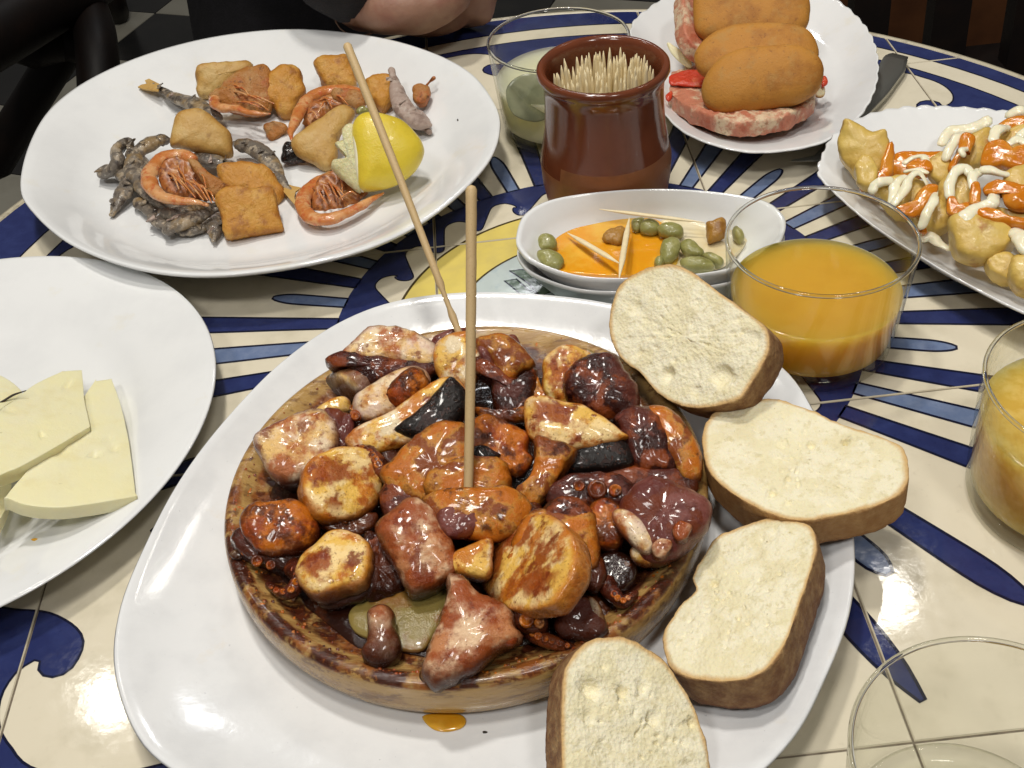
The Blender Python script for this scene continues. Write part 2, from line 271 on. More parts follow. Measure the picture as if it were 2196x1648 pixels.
def smooth_closed(P,n):
    P=np.asarray(P,float); k=len(P); out=[]
    seg=8
    for i in range(k):
        p0,p1,p2,p3=P[(i-1)%k],P[i],P[(i+1)%k],P[(i+2)%k]
        for j in range(seg):
            t=j/seg
            out.append(.5*((2*p1)+(-p0+p2)*t+(2*p0-5*p1+4*p2-p3)*t*t+(-p0+3*p1-3*p2+p3)*t**3))
    out=np.array(out); d=np.r_[0,np.cumsum(np.linalg.norm(np.roll(out,-1,0)-out,axis=1))]
    u=np.linspace(0,d[-1],n,endpoint=False); ext=np.vstack([out,out[:1]])
    return np.stack([np.interp(u,d,ext[:,c]) for c in range(P.shape[1])],1)
def smooth_open(P,n):
    P=np.asarray(P,float); Q=np.vstack([2*P[0]-P[1],P,2*P[-1]-P[-2]]); out=[]
    for i in range(1,len(Q)-2):
        p0,p1,p2,p3=Q[i-1],Q[i],Q[i+1],Q[i+2]
        for j in range(8):
            t=j/8; out.append(.5*((2*p1)+(-p0+p2)*t+(2*p0-5*p1+4*p2-p3)*t*t+(-p0+3*p1-3*p2+p3)*t**3))
    out.append(P[-1]); out=np.array(out); d=np.r_[0,np.cumsum(np.linalg.norm(np.diff(out,axis=0),axis=1))]
    u=np.linspace(0,d[-1],n); return np.stack([np.interp(u,d,out[:,c]) for c in range(P.shape[1])],1)
def centroid(P):
    x,y=P[:,0],P[:,1]; x2,y2=np.roll(x,-1),np.roll(y,-1); c=x*y2-x2*y; A=c.sum()/2
    return np.array([((x+x2)*c).sum()/(6*A),((y+y2)*c).sum()/(6*A)])
def rings_mesh(rings,cap0=True,cap1=True):
    """rings: list of (n,3) arrays or single points at both ends"""
    n=len(rings[1]); V=[];F=[];idx=[]
    for r in rings:
        r=np.atleast_2d(r); idx.append((len(V),len(r))); V+=r.tolist()
    for (a,na),(b,nb) in zip(idx[:-1],idx[1:]):
        for j in range(n):
            k=(j+1)%n
            if na==1: F.append((a,b+j,b+k))
            elif nb==1: F.append((a+j,b,a+k))
            else: F.append((a+j,b+j,b+k,a+k))
    return np.array(V),F
REG={'A':(460,640,3.583),'B':(960,640,3.583),'Cc':(460,1060,3.297),'D':(960,1060,3.297),'E':(180,80,3.434),'F':(560,80,3.434),'K':(1340,0,3.431),'V':(1740,60,2.574),'Q':(0,540,2.1127),'R':(1240,540,2.497),'Sx':(1080,1080,2.745),'O':(1080,380,3.431),'P':(0,0,1),'T':(0,0,1.9964)}
def Z(reg,pts):
    x,y,s=REG[reg]; return np.array([(x+a/s,y+b/s) for a,b in pts],float)
_seed=[0]
def lump(name,reg,pts,z,th,mt,parent=None,tilt=.6,off=None,thb=None,p=2.6,n=64,K=9,noises=((.10,.9),(.05,2.5)),dens=0,pits=None,fidx=None,zc=None,**kw):
    """solid with real depth: outline -> front bulge th, back thickness thb; placed with its middle at height z"""
    _seed[0]+=1
    px=Z(reg,pts); pxs=smooth_closed(px,n); c=centroid(pxs); O=at(c[0],c[1],z)
    if thb is None: thb=th
    V_=CAM-O; dist=np.linalg.norm(V_); V_/=dist
    if off is not None:
        ppc=FPX/dist; r=RT-V_*np.dot(RT,V_); r/=np.linalg.norm(r); u=np.cross(V_,r)
        a,b=off[0]/(thb*ppc),off[1]/(thb*ppc); s2=a*a+b*b
        if s2>.9: a*=math.sqrt(.9/s2); b*=math.sqrt(.9/s2)
        cc=math.sqrt(1-min(.9,s2)); N=-(a*r-b*u-cc*V_)
    else: N=V_*tilt+np.array([0,0,1.])*(1-tilt)
    N/=np.linalg.norm(N)
    Q=np.array([onplane(x,y,O,N) for x,y in pxs])-O
    ang=np.linspace(0,math.pi/2,K+1)[1:]
    sl=[math.sin(a)**(2/p) for a in ang]; s0=sl[0]; lin=list(np.linspace(0,s0,max(2,int(s0/(.14 if not dens else dens))+1)))[1:-1]
    ss=lin+sl; hs=[max(0,1-s**p)**(1/p) for s in ss]; hs[-1]=0
    rings=[O+N*th]; rim=[0]
    for s,h in zip(ss,hs): rings.append(O+Q*s+N*th*h); rim+=[s]*n
    for s,h in list(zip(ss,hs))[::-1][1:]:
        if s<.3 : continue
        rings.append(O+Q*s-N*thb*h); rim+=[2-s]*n
    rings.append(O-N*thb); rim.append(2)
    Vv,F=rings_mesh(rings)
    if pits:
        for (x,y,rp,dep) in pits:
            X,Y=Z(reg,[(x,y)])[0]; c3=onplane(X,Y,O+N*th,N); rr=rp/REG[reg][2]/(FPX/dist)
            dd=np.linalg.norm(Vv-c3,axis=1); Vv=Vv-N*(dep*np.clip(1-(dd/rr)**2,0,1)**.5)[:,None]
    dip_shade=np.clip((4.05-Vv[:,2])/1.25,0,1) if reg in 'ABDCc' else np.zeros(len(Vv))  # height mask: oil-soaked base mixed with painted contact darkness
    return put(name,Vv,F,mt,O if zc is None else zc,parent,attrs={'rim':rim,'dip_shade':dip_shade},noises=noises,seed=_seed[0],**kw)
def tube(name,path,rad,mt,parent=None,nseg=12,flat=1.0,noises=None,n=None,upv=(0,0,1),extra=None,loc=None,caps=True,bands=0):
    """sweep along 3-D path with radii; rounded ends"""
    _seed[0]+=1
    path=np.asarray(path,float); rad=np.asarray(rad if hasattr(rad,'__len__') else [rad]*len(path),float)
    if n: 
        u0=np.linspace(0,1,len(path)); path=smooth_open(path,n); rad=np.interp(np.linspace(0,1,n),u0,rad)
    N=len(path); T=np.gradient(path,axis=0); T/=np.linalg.norm(T,axis=1)[:,None]+1e-9
    upv=np.array(upv,float); rings=[]; at_=[]
    A=np.cross(T[0],upv); 
    if np.linalg.norm(A)<.1: A=np.cross(T[0],(1,0,0))
    A/=np.linalg.norm(A)
    fr=[]
    for i in range(N):
        A=A-T[i]*np.dot(A,T[i]); A/=np.linalg.norm(A); B=np.cross(A,T[i]); fr.append((A.copy(),B))
    th=np.linspace(0,2*math.pi,nseg,endpoint=False)
    def ring(P,f,r): return P+r*(np.outer(np.cos(th),f[0])+flat*np.outer(np.sin(th),f[1]))
    rings=[path[0]-T[0]*rad[0]*.9*caps]
    if caps: rings.append(ring(path[0]-T[0]*rad[0]*.6,fr[0],rad[0]*.7))
    for i in range(N):
        r=rad[i]
        if bands: r*=1+.07*abs(math.sin(i/(N-1)*math.pi*bands))
        rings.append(ring(path[i],fr[i],r))
    if caps: rings.append(ring(path[-1]+T[-1]*rad[-1]*.6,fr[-1],rad[-1]*.7))
    rings.append(path[-1]+T[-1]*rad[-1]*.9*caps)
    V,F=rings_mesh(rings)
    return put(name,V,F,mt,path[N//2] if loc is None else loc,parent,noises=noises,seed=_seed[0])
def lathe(name,prof,mt,c,parent=None,n=96,fm=None,noises=None,attr=None,loc=None):
    th=np.linspace(0,2*math.pi,n,endpoint=False); rings=[]
    for r,z in prof:
        if r<=1e-6: rings.append(np.array([c[0],c[1],z]))
        else: rings.append(np.stack([c[0]+r*np.cos(th),c[1]+r*np.sin(th),np.full(n,z)],1))
    if prof[0][0]>1e-6: rings.insert(0,np.array([c[0],c[1],prof[0][1]]))
    if prof[-1][0]>1e-6: rings.append(np.array([c[0],c[1],prof[-1][1]]))
    V,F=rings_mesh(rings)
    if loc is None: loc=(c[0],c[1],min(p[1] for p in prof))
    f2=None
    if fm: f2=[fm(np.mean(V[list(f)],axis=0)) for f in F]
    return put(name,V,F,mt,loc,parent,fm=f2,noises=noises,attrs={k:[g(v) for v in V] for k,g in (attr or {}).items()})
# ------------------------------------------------------------ floor
fz=-75
fl=put('floor',[(-260,40,fz-1),(260,40,fz-1),(260,460,fz-1),(-260,460,fz-1)],[(0,1,2,3)],'fgrout',(0,200,fz-1),smooth=False); tag(fl,kind='structure')
a_=np.array([.4,.9165]); b_=np.array([.9165,-.4]); o_=a_*182.6+b_*-168.2; TS=24.3
tm=None
for i in range(-9,12):
    for j in range(-11,9):
        cc=o_+a_*i*TS+b_*j*TS
        if not(-170<cc[0]<70 and 130<cc[1]<350): continue
        q=[cc+a_*(TS/2-.15)*u+b_*(TS/2-.15)*v for u,v in((-1,-1),(1,-1),(1,1),(-1,1))]
        V=[(x,y,fz) for x,y in q]+[(x,y,fz-1) for x,y in q]
        put('floor_tile',V,[(0,1,2,3),(0,4,5,1),(1,5,6,2),(2,6,7,3),(3,7,4,0)],'fwhite' if (i+j)%2==0 else 'fblack',(cc[0],cc[1],fz),fl,smooth=False)
# ------------------------------------------------------------ table
TC=(2.96,42.4); TR=36.3; MC=(4.3,42.7)
tbl=empty('round_table',(TC[0],TC[1],-75),'round tiled table painted with navy and pale blue rays on cream glaze','table')
lathe('tabletop',[(0,-.09),(TR-.15,-.09),(TR-.15,-3.2),(0,-3.2)],'grout',TC,tbl,128)
lathe('edge_band',[(TR-.14,-.1),(TR-.12,.0),(TR+.05,.03),(TR+.32,-.06),(TR+.42,-.4),(TR+.42,-3.0),(TR-.14,-3.0)],['edge','darkmetal'],TC,tbl,128,fm=lambda c:0 if c[2]>-.5 else 1)
lathe('pedestal',[(3,-3.2),(3,-60),(20,-72),(22,-75),(0,-75)],'darkmetal',TC,tbl,32)
def pol(r,t): return np.array([MC[0]+r*math.cos(math.radians(t)),MC[1]+r*math.sin(math.radians(t))])
FILL=[]; LINE=[]
def fill(P,mt,lay=0): FILL.append((np.array(P,float),mt,lay))
def line(P,mt='line',w=.13,closed=False):
    P=np.array(P,float); Q=np.vstack([P,P[:1]]) if closed else P
    T=np.gradient(Q,axis=0)
    if closed: T[0]=T[-1]=Q[1]-Q[-2]
    T/=np.linalg.norm(T,axis=1)[:,None]+1e-9; Nn=np.stack([-T[:,1],T[:,0]],1)*w/2
    for i in range(len(Q)-1): LINE.append(([Q[i]-Nn[i],Q[i+1]-Nn[i+1],Q[i+1]+Nn[i+1],Q[i]+Nn[i]],mt))
def ring(r0,r1,mt,st=3,lay=0):
    for t in range(0,360,st): fill([pol(r0,t),pol(r1,t),pol(r1,t+st),pol(r0,t+st)],mt,lay)
# medallion
ring(7.0,10.05,'yellow'); 
for t in range(0,360,6): fill([pol(0,0),pol(7.0,t),pol(7.0,t+6)],'pale')
line([pol(10.05,t) for t in range(0,361,3)],'yline',.14); line([pol(7,t) for t in range(0,361,3)],'yline',.12)
for base in (0,120,240):
  for k,(lf) in enumerate(([(6.2,127.4),(5.9,123.6),(5.7,121.5),(4.8,119),(3.2,118),(3.4,134),(4.6,128.2)],[(5.8,135),(5.4,129.9),(4.3,133),(3,134),(2.3,160),(3.8,143)])):
    P=smooth_closed([pol(r,t+base) for r,t in lf],24) if False else np.array([pol(r,t+base) for r,t in lf])
    fill(P,'leafg',1); line(P,closed=True,w=.09)
# inner wave ring: 24 curls
WV=[(0,12.0),(1.5,12.0),(3,11.85),(5,11.4),(7,10.95),(9,10.55),(10.3,10.35),(11.5,10.32),(12.6,10.5),(13.1,10.8),(12.9,11.1),(12.2,11.3),(11.5,11.15),(11.6,11.4),(12.4,11.65),(13.6,11.9),(15,12.0)]
for k in range(24):
    t0=k*15+3.6-15*.0
    inner=smooth_open([pol(r,t0+a) for a,r in WV],40)
    outer=[pol(13.0,t0+a) for a in (15,12,9,6,3,0)]
    fill(np.vstack([inner,outer]),'navy'); line(inner,w=.08)
# outer curls, 18
WO=[(0,31.2),(1.4,31.2),(3.1,30.9),(5.8,30.0),(8.2,28.9),(10.3,27.8),(12.6,27.25),(14.4,27.1),(15.6,27.25),(16.6,27.7),(17.1,28.2),(16.8,28.7),(16.0,29.0),(15,29.0),(14.4,28.75),(14.2,29.2),(14.4,29.8),(15.4,30.5),(17,31.0),(18.6,31.2),(20,31.2)]
for k in range(18):
    t0=-139.2-22+k*20+2
    if -85<((t0+10+180)%360-180)<-38: continue
    inner=smooth_open([pol(r,t0+a) for a,r in WO],44)
    outer=[pol(31.9,t0+a) for a in range(20,-1,-2)]
    fill(np.vstack([inner,outer]),'navy'); line(inner,w=.1)
line([pol(31.9,t) for t in range(0,361,3)],w=.1)
ring(33.5,38.2,'navy'); line([pol(33.5,t) for t in range(0,361,3)],w=.12)
# rays
for k in range(48):
    t=-9.2+7.5*k; j=k%4
    if abs((t+180)%360-180+46.7)<2: continue
    if j in(0,2):
        R1=23.6; w0=1.75
        prof=[(12.9,w0),(16,1.75),(19,1.8),(21.5,1.72),(22.8,1.2),(23.5,.55),(23.8,0)]; mt='navy'
        if (int(round(t))%90) in(21,20,66): prof=[(12.9,1.75),(19,1.8),(21,1.7),(22.6,1.2),(23.9,.4),(24.4,0)]
    else:
        tip=19.5 if j==1 else 17.1
        if j==1 and abs(t+61.7)<2: tip=19.4
        prof=[(12.9,1.6),(tip-1.8,1.5),(tip-.9,1.3),(tip-.25,.7),(tip,0)]; mt='blue'
        if j==1: prof=[(12.9,1.7),(16,1.7),(tip-1.2,1.75),(tip-.4,1.1),(tip,0)]
        if j==1 and not (-70<((t+180)%360-180)<-50): prof=[(12.9,1.7),(20,1.75),(22,1.3),(22.8,.6),(23,0)]
    L_=[pol(r,t-a) for r,a in prof]; R_=[pol(r,t+a) for r,a in prof[:-1]][::-1]
    P=smooth_open(L_+R_,36); fill(P,mt); line(P)
def clip(poly,hp):
    out=list(poly)
    for (n_,d_) in hp:
        if not out: break
        res=[]
        for i in range(len(out)):
            a,b=out[i],out[(i+1)%len(out)]; da=np.dot(a,n_)-d_; db=np.dot(b,n_)-d_
            if da<=0: res.append(a)
            if (da<0)!=(db<0) and abs(da-db)>1e-9: res.append(a+(b-a)*da/(da-db))
        out=res
    return out
GX=[-34.6,-19.9,-3.35,12.05,27.45,42.8]; GY=[2.9,18.7,35.2,50.55,65.1,80.5]
circ=[(np.array([math.cos(t),math.sin(t)]),np.dot(TC,(math.cos(t),math.sin(t)))+TR-.3) for t in np.linspace(0,2*math.pi,96,endpoint=False)]
tris=[]
for P,mt,lay in FILL:
    for t in geometry.tessellate_polygon([[Vector((*p,0)) for p in P]]): tris.append(([P[i] for i in t],mt,.006+.004*lay))
tris+=[(q,mt,.016) for q,mt in LINE]
names=['cream','navy','blue','yellow','pale','leafg','line','yline']
for ix in range(len(GX)-1):
    for iy in range(len(GY)-1):
        g=.04; bx=(GX[ix]+g,GX[ix+1]-g,GY[iy]+g,GY[iy+1]-g)
        def hps(e): return [(np.array([-1.,0]),-bx[0]-e),(np.array([1.,0]),bx[1]-e),(np.array([0,-1.]),-bx[2]-e),(np.array([0,1.]),bx[3]-e)]
        rect=[np.array(p,float) for p in((bx[0],bx[2]),(bx[1],bx[2]),(bx[1],bx[3]),(bx[0],bx[3]))]
        c_=np.array([(bx[0]+bx[1])/2,(bx[2]+bx[3])/2])
        lim=hps(.035)+circ
        top=clip(rect,lim)
        if len(top)<3: continue
        top=[top[i] for i in range(len(top)) if np.linalg.norm(top[i]-top[i-1])>1e-4]
        m0=np.mean(top,axis=0); n=len(top)
        outr=[p+(p-m0)/np.linalg.norm(p-m0)*.05 for p in top]
        V=[(*p,0) for p in top]+[(*p,-.05) for p in outr]+[(*p,-.3) for p in outr]
        F=[tuple(range(n))]+[(i,n+i,n+(i+1)%n,(i+1)%n) for i in range(n)]+[(n+i,2*n+i,2*n+(i+1)%n,n+(i+1)%n) for i in range(n)]; fm=[0]*len(F)
        for q,mt,zz in tris:
            qa=np.array(q)
            if qa[:,0].max()<bx[0] or qa[:,0].min()>bx[1] or qa[:,1].max()<bx[2] or qa[:,1].min()>bx[3]: continue
            r=clip(list(qa),lim)
            if len(r)<3: continue
            A=sum(r[i-1][0]*r[i][1]-r[i][0]*r[i-1][1] for i in range(len(r)))
            if abs(A)<1e-4: continue
            if A<0: r=r[::-1]
            F.append(tuple(range(len(V),len(V)+len(r)))); V+=[(*p,zz) for p in r]; fm.append(names.index(mt))
        put('tile',V,F,names,(m0[0],m0[1],0),tbl,fm=fm,smooth=False,flip=False)
# ------------------------------------------------------------ dishes
def plate(name,rimpts,zr,prof,mt,label,cat='plate',n=180,scal=0,nsc=40,c=None,z0=0,group=None):
    """prof: (s, z) from the middle over the rim to the underside; z relative to the table"""
    P=smooth_closed(rimpts,n); c=centroid(P) if c is None else np.array(c,float); D=P-c; th=np.arange(n)/n*2*math.pi
    rings=[]
    for s,z,*q in prof:
        k=q[0] if q else 0
        if s<=0: rings.append(np.array([c[0],c[1],z])); continue
        ln=np.linalg.norm(D,axis=1); R=ln.mean()
        blend=min(1,s**1.5)                       # the well is rounder than the rim
        L2=ln*blend+R*(1-blend) if s<1 else ln
        sc_=1+scal*k*np.abs(np.sin(th*nsc/2))
        Pn=c+D/ln[:,None]*(L2*s*sc_)[:,None]
        zz=z+(scal*k*6*np.abs(np.sin(th*nsc/2)) if k else 0)
        rings.append(np.column_stack([Pn,np.full(n,z)+ (zz-z)]))
    V,F=rings_mesh(rings)
    o=put(name,V,F,mt,(c[0],c[1],z0)); return tag(o,label,cat,group)
PR=[(0,.62),(.35,.62),(.55,.64),(.62,.68),(.68,.76),(.74,.90),(.80,1.09),(.86,1.34),(.92,1.68),(.965,2.03),(.985,2.18),(.995,2.2),(1.0,2.14),(.99,2.02),(.96,1.8),(.88,1.25),(.78,.8),(.70,.42),(.62,.22),(.6,.02),(.56,.02),(.54,.3),(0,.3)]
octp=[(-15.1,23.4),(-15.5,26.2),(-15.1,29.2),(-14.2,32.7),(-12.7,36.1),(-10.5,39.6),(-7.9,42.1),(-5.1,43.3),(-1.7,43.35),(1.6,42.6),(5.1,41.2),(9.3,38.6),(11.7,35.6),(12.35,32.3),(12.35,29),(11.9,25.7),(10.9,22.8),(9.3,20.2),(7.4,17.9),(4.6,16.2),(0.1,15.2),(-4.8,15.9),(-8.6,17.2),(-11.2,18.6),(-13.6,20.5)]
plate('octopus_plate',octp[::-1],2.2,PR,'stoneware','large white rounded-square plate under the wooden octopus board')
frp=[(-26.7,56.9),(-27.4,61.8),(-27.1,66.4),(-25.2,70.1),(-21.6,73.0),(-17.0,74.4),(-11.8,74.0),(-6.6,71.5),(-2.9,68.3),(-0.4,64.7),(0.8,60.7),(1.0,57.6),(0.2,54.1),(-1.8,50.7),(-4.3,48.1),(-7.1,46.6),(-10.9,45.9),(-14.9,46.1),(-18.7,47.6),(-22.4,50.4),(-25.2,53.9)]
PF=[(0,1.0),(.45,1.0),(.68,1.02),(.75,1.15),(.82,1.7),(.88,2.25),(.95,2.75),(.985,2.98),(.997,2.98),(1.0,2.88),(.99,2.7),(.95,2.5),(.88,2.0),(.80,1.3),(.72,.7),(.6,.02),(.55,.02),(.53,.6),(0,.6)]
plate('fried_fish_platter',frp[::-1],3,PF,'china','large white oval platter holding the mixed fried fish and lemon')
th_=np.linspace(0,2*math.pi,24,endpoint=False)
chp=[(-26.5+13*math.cos(t),38.45+12.75*math.sin(t)) for t in th_]
PCh=[(0,.5),(.3,.5),(.58,.52),(.64,.62),(.70,1.0),(.76,1.35),(.88,1.7),(.98,1.98),(.995,2.0),(1.0,1.94),(.99,1.82),(.9,1.5),(.76,1.05),(.66,.4),(.6,.02),(.56,.02),(.54,.25),(0,.25)]
plate('cheese_plate',chp,2,PCh,'china','round white soup plate with cheese slices, cut by the left picture edge')
crp=[(10.7,70.8),(12.2,73.1),(14.5,75.2),(18,76.2),(21.5,75),(24.2,72),(25.1,68.1),(24.9,64),(23.5,59.4),(21.2,55.6),(18.5,53.5),(15.3,53.2),(13.2,54.2),(11.5,56.2),(10.7,58.8),(10.2,62),(10.1,66.5)]
PS=[(0,.6),(.4,.6),(.62,.62),(.7,.78),(.80,1.2),(.9,1.6,.3),(.98,1.95,1),(.995,2.0,1),(1.0,1.93,1),(.985,1.8,1),(.9,1.4,.3),(.78,.8),(.66,.3),(.6,.02),(.56,.02),(.54,.3),(0,.3)]
plate('croquette_plate',crp[::-1],2,PS,'china','small white oval plate with a scalloped rim under the croquettes',scal=.012,nsc=44)
brp=[(17.6,48.9),(17.5,50.3),(18.2,51.9),(19.4,53.8),(21.5,55.4),(24.2,55.9),(26.9,55.2),(29.6,53.9),(32.0,51.3),(33.8,48),(34.6,44),(34,40),(31.8,36.5),(29,34.6),(26,34.8),(23.3,36.9),(21.2,40.0),(20.0,42.3),(18.6,45.4)]
PB=[(0,.7),(.4,.7),(.58,.72),(.66,.9),(.76,1.3),(.88,1.8,.3),(.98,2.15,1),(.995,2.2,1),(1.0,2.12,1),(.985,2.0,1),(.88,1.5,.3),(.74,.8),(.62,.3),(.58,.02),(.54,.02),(.52,.4),(0,.4)]
plate('potato_plate',brp[::-1],2.2,PB,'china','white oval plate with a scalloped rim heaped with sauced potatoes',scal=.014,nsc=56)
dsp=[(1.05,46.2),(1.7,48.1),(3.5,49.15),(7.2,49.15),(10.7,48.35),(13.4,47.0),(14.2,45.6),(14.05,44.2),(13.0,42.6),(10.6,41.45),(7.1,41.5),(3.9,42.15),(1.8,43.7),(1.1,45.0)]
def sh(z0,s): return [(a*1.0,b+z0) if True else 0 for a,b in s]
PD0=[(0,.5),(.5,.5),(.72,.55),(.82,.85),(.92,1.7),(.985,2.35),(1.0,2.42),(1.012,2.38),(1.012,2.2),(.985,2.1),(.93,1.4),(.82,.4),(.7,.02),(0,.02)]
plate('snack_dish',[(7.6+(x-7.6)*.99,45.2+(y-45.2)*.99) for x,y in dsp][::-1],2.6,PD0,'china','lower white oval snack dish, nested under the caper dish',n=120)
PD1=[(0,1.15),(.5,1.15),(.70,1.2),(.80,1.5),(.90,2.3),(.965,3.1),(.985,3.2),(1.0,3.17),(1.0,2.95),(.975,2.8),(.92,2.2),(.80,1.2),(.7,.95),(0,.95)]
plate('snack_dish',dsp[::-1],3.2,PD1,'china','upper white oval snack dish with orange oil, capers and toothpicks',n=120,z0=.95)
# wooden board
WC=(-2.31,30.33)
def stain(v):
    x,y=v[0]-WC[0],v[1]-WC[1]; t=math.degrees(math.atan2(y,x)); r=math.hypot(x,y)
    f=max(0,math.cos(math.radians(t+110)))*1.0+.15
    return min(1,f*(1.3 if v[2]>2.75 else .12)+ (1.0 if r<8.4 and v[2]>2 else 0))
lathe('wooden_board',[(0,2.3),(7.6,2.32),(8.25,2.42),(8.75,2.72),(9.05,2.95),(9.25,3.0),(9.42,2.92),(9.52,2.7),(9.56,2.2),(9.52,1.7),(9.35,1.15),(9.1,.8),(8.8,.66),(0,.66)],'wood',WC,None,128,attr={'stain':stain})
tag(bpy.data.objects['wooden_board'],'round olive-wood board smeared with paprika oil beneath the octopus','board')
def outl(px,py,z): return [tuple(at(a,b,z)[:2]) for a,b in zip(px,py)]
# sauce pool
def sauce_pool():
    n=90; rings=[]; th=np.linspace(0,2*math.pi,n,endpoint=False)
    rad=np.array([8.05+.45*noise.noise(Vector((math.cos(t)*2,math.sin(t)*2,4)))+.35*noise.noise(Vector((math.cos(t)*6,math.sin(t)*6,1))) for t in th])
    back=np.clip(np.sin(th),0,1)*1.1+np.clip(-np.cos(th),0,1)*.1; rad-=back
    rings=[np.array([WC[0],WC[1],2.8])]
    for s,z in [(q,2.5+.35*(1-q)) for q in np.linspace(.04,.9,26)]+[(.96,2.48),(1,2.42),(1.01,2.33)]: rings.append(np.column_stack([WC[0]+rad*s*np.cos(th),WC[1]+rad*s*np.sin(th),np.full(n,z)]))
    V,F=rings_mesh(rings+[np.array([WC[0],WC[1],2.33])])
    o=put('paprika_oil',V,F,'sauce',(WC[0],WC[1],2.33),noises=((.16,.8),(.10,1.8,1),(.04,4)),seed=3); tag(o,'dark red-brown pool of paprika oil lying in the wooden board','sauce',kind='stuff')
sauce_pool()
for (reg,pts,z,mt,lab) in (('P',[(905,1537),(940,1530),(985,1532),(1000,1545),(990,1562),(955,1570),(925,1562)],.72,'oil','orange drop of oil dripped on the plate in front of the board'),):
    o=lump('oil_drip',reg,pts,z,.05,'oil',tilt=0,n=32,K=4,noises=((.02,1),)); tag(o,lab,'drip')
for (x,y) in ((1040,1571),(1083,1602),(1097,1600),(985,258)):
    zz=.7 if y>1000 else 1.9
    o=lump('crumb','P',[(x-5,y-2),(x,y-3),(x+6,y-1),(x+3,y+2),(x-4,y+2)],zz,.03,'rind',tilt=0,n=12,K=3,noises=None)
    tag(o,{1040:'dark crumb on the plate just in front of the wooden board',1083:'tiny dark crumb left of its twin on the octopus plate',1097:'tiny dark crumb right of its twin on the octopus plate',985:'dark speck on the bare right side of the fish platter'}[x],'crumb')
# ------------------------------------------------------------ octopus
OG=lambda pts:(np.array(pts,float)-np.array(pts,float).mean(0))*1.13+np.array(pts,float).mean(0)
SUCK=[]
def suckers(parent,items):
    for reg,x,y,r,z in items:
        q=Z(reg,[(x,y)])[0]; c=at(*q,z); Nn=(CAM-c)/np.linalg.norm(CAM-c)*.7+np.array([0,0,.5]); Nn/=np.linalg.norm(Nn)
        a=np.cross(Nn,(1,0,0)); a/=np.linalg.norm(a); b=np.cross(Nn,a); th=np.linspace(0,2*math.pi,28,endpoint=False); rings=[c+Nn*-.05]
        for rr,h in ((.3,-.04),(.52,.0),(.68,.10),(.82,.16),(.98,.12),(1.08,-.02),(1.1,-.25)):
            rings.append(c+r*rr*(np.outer(np.cos(th),a)+np.outer(np.sin(th),b))+Nn*h*r*1.6)
        V,F=rings_mesh(rings+[c-Nn*.35]); put('sucker',V,F,'o_red',c,parent,noises=((.02,3),),flip=False,attrs={'rim':[.3]*len(V)})
def oct_thing(name,label,parts,cat='octopus piece'):
    parts=[(a,b,OG(c_) if a not in('stub','sucker') else c_,d,e_,f,{**dict(n=84,dens=.09,p=3.4),**g}) for a,b,c_,d,e_,f,g in parts]
    """parts: list of (part name, region, outline, z, th, material, options); one part -> a single mesh"""
    if len(parts)==1:
        pn,reg,pts,z,th,mt,kw=parts[0]; return tag(lump(name,reg,pts,z,th,mt,**kw),label,cat)
    c=Z(parts[0][1],parts[0][2]).mean(0); O=at(c[0],c[1],parts[0][3]); e=empty(name,(O[0],O[1],2.4),label,cat)
    for pn,reg,pts,z,th,mt,kw in parts: lump(pn,reg,pts,z,th,mt,e,**kw)
    return e
NZ=((.15,.6),(.08,1.3,1),(.04,2.8,1),(.015,7)); NS=((.06,.9),(.03,2.2,1),(.012,6))
oct_thing('octopus_chunk','pink and white chunk with dark wrinkled underside, farthest back-left of the octopus',[
 ('flesh','A',[(1000,450),(1120,330),(1210,250),(1330,240),(1480,270),(1610,335),(1695,400),(1700,490),(1640,540),(1500,520),(1350,500),(1180,500),(1040,500)],4.0,.75,'o_white',dict(p=3.2,thb=.8,noises=NZ)),
 ('skin','A',[(900,490),(1000,450),(1130,465),(1350,490),(1560,500),(1690,530),(1660,600),(1560,640),(1380,640),(1240,690),(1120,660),(1060,560),(940,560)],3.6,.75,'o_pur',dict(noises=NZ)),
 ('end','A',[(1190,270),(1240,240),(1330,270),(1370,340),(1260,400),(1120,430),(1040,440),(1120,340)],4.35,.35,'o_mauve',dict(noises=NZ))])
oct_thing('octopus_tip','pale cut tentacle end with a dark rim at the back-left edge of the board',[('o','A',[(898,610),(930,570),(1000,555),(1080,600),(1140,680),(1145,730),(1070,755),(1000,735),(930,680)],3.2,.4,'o_white',dict(p=3.5,thb=.8,off=(30,-20)))])
oct_thing('octopus_finger','plump brown tentacle finger with a pale rounded end, above the black-skinned slice',[
 ('finger','A',[(1110,760),(1200,690),(1350,600),(1500,555),(1600,590),(1625,680),(1560,780),(1450,860),(1360,900),(1220,940),(1130,910),(1090,840)],4.1,.75,'o_white',dict(noises=NS,p=2.2)),
 ('skin','A',[(1290,760),(1370,660),(1500,570),(1590,590),(1620,680),(1560,780),(1450,850),(1360,835),(1310,800)],4.35,.7,'o_red',dict(noises=NZ,p=2.2)),
 ('sucker','A',[(1045,880),(1090,860),(1130,890),(1130,940),(1080,955),(1045,930)],3.9,.3,'o_pink',dict(noises=NS,n=32,K=6))])
oct_thing('octopus_slice','long pale slice wearing a patch of black skin, left of the upright skewer',[
 ('flesh','A',[(1060,1100),(1100,1030),(1250,950),(1400,870),(1560,750),(1700,665),(1790,650),(1870,700),(1900,800),(1850,920),(1750,1010),(1600,1070),(1450,1130),(1300,1180),(1150,1170)],4.1,.6,'o_cut',dict(p=3.2,noises=NS,thb=.9)),
 ('black_skin','A',[(1415,1005),(1550,890),(1700,750),(1800,640),(1870,690),(1910,760),(1900,890),(1820,990),(1690,1040),(1550,1055)],4.45,.55,'o_dark',dict(noises=((.06,1.2),(.03,4)),p=3)),])
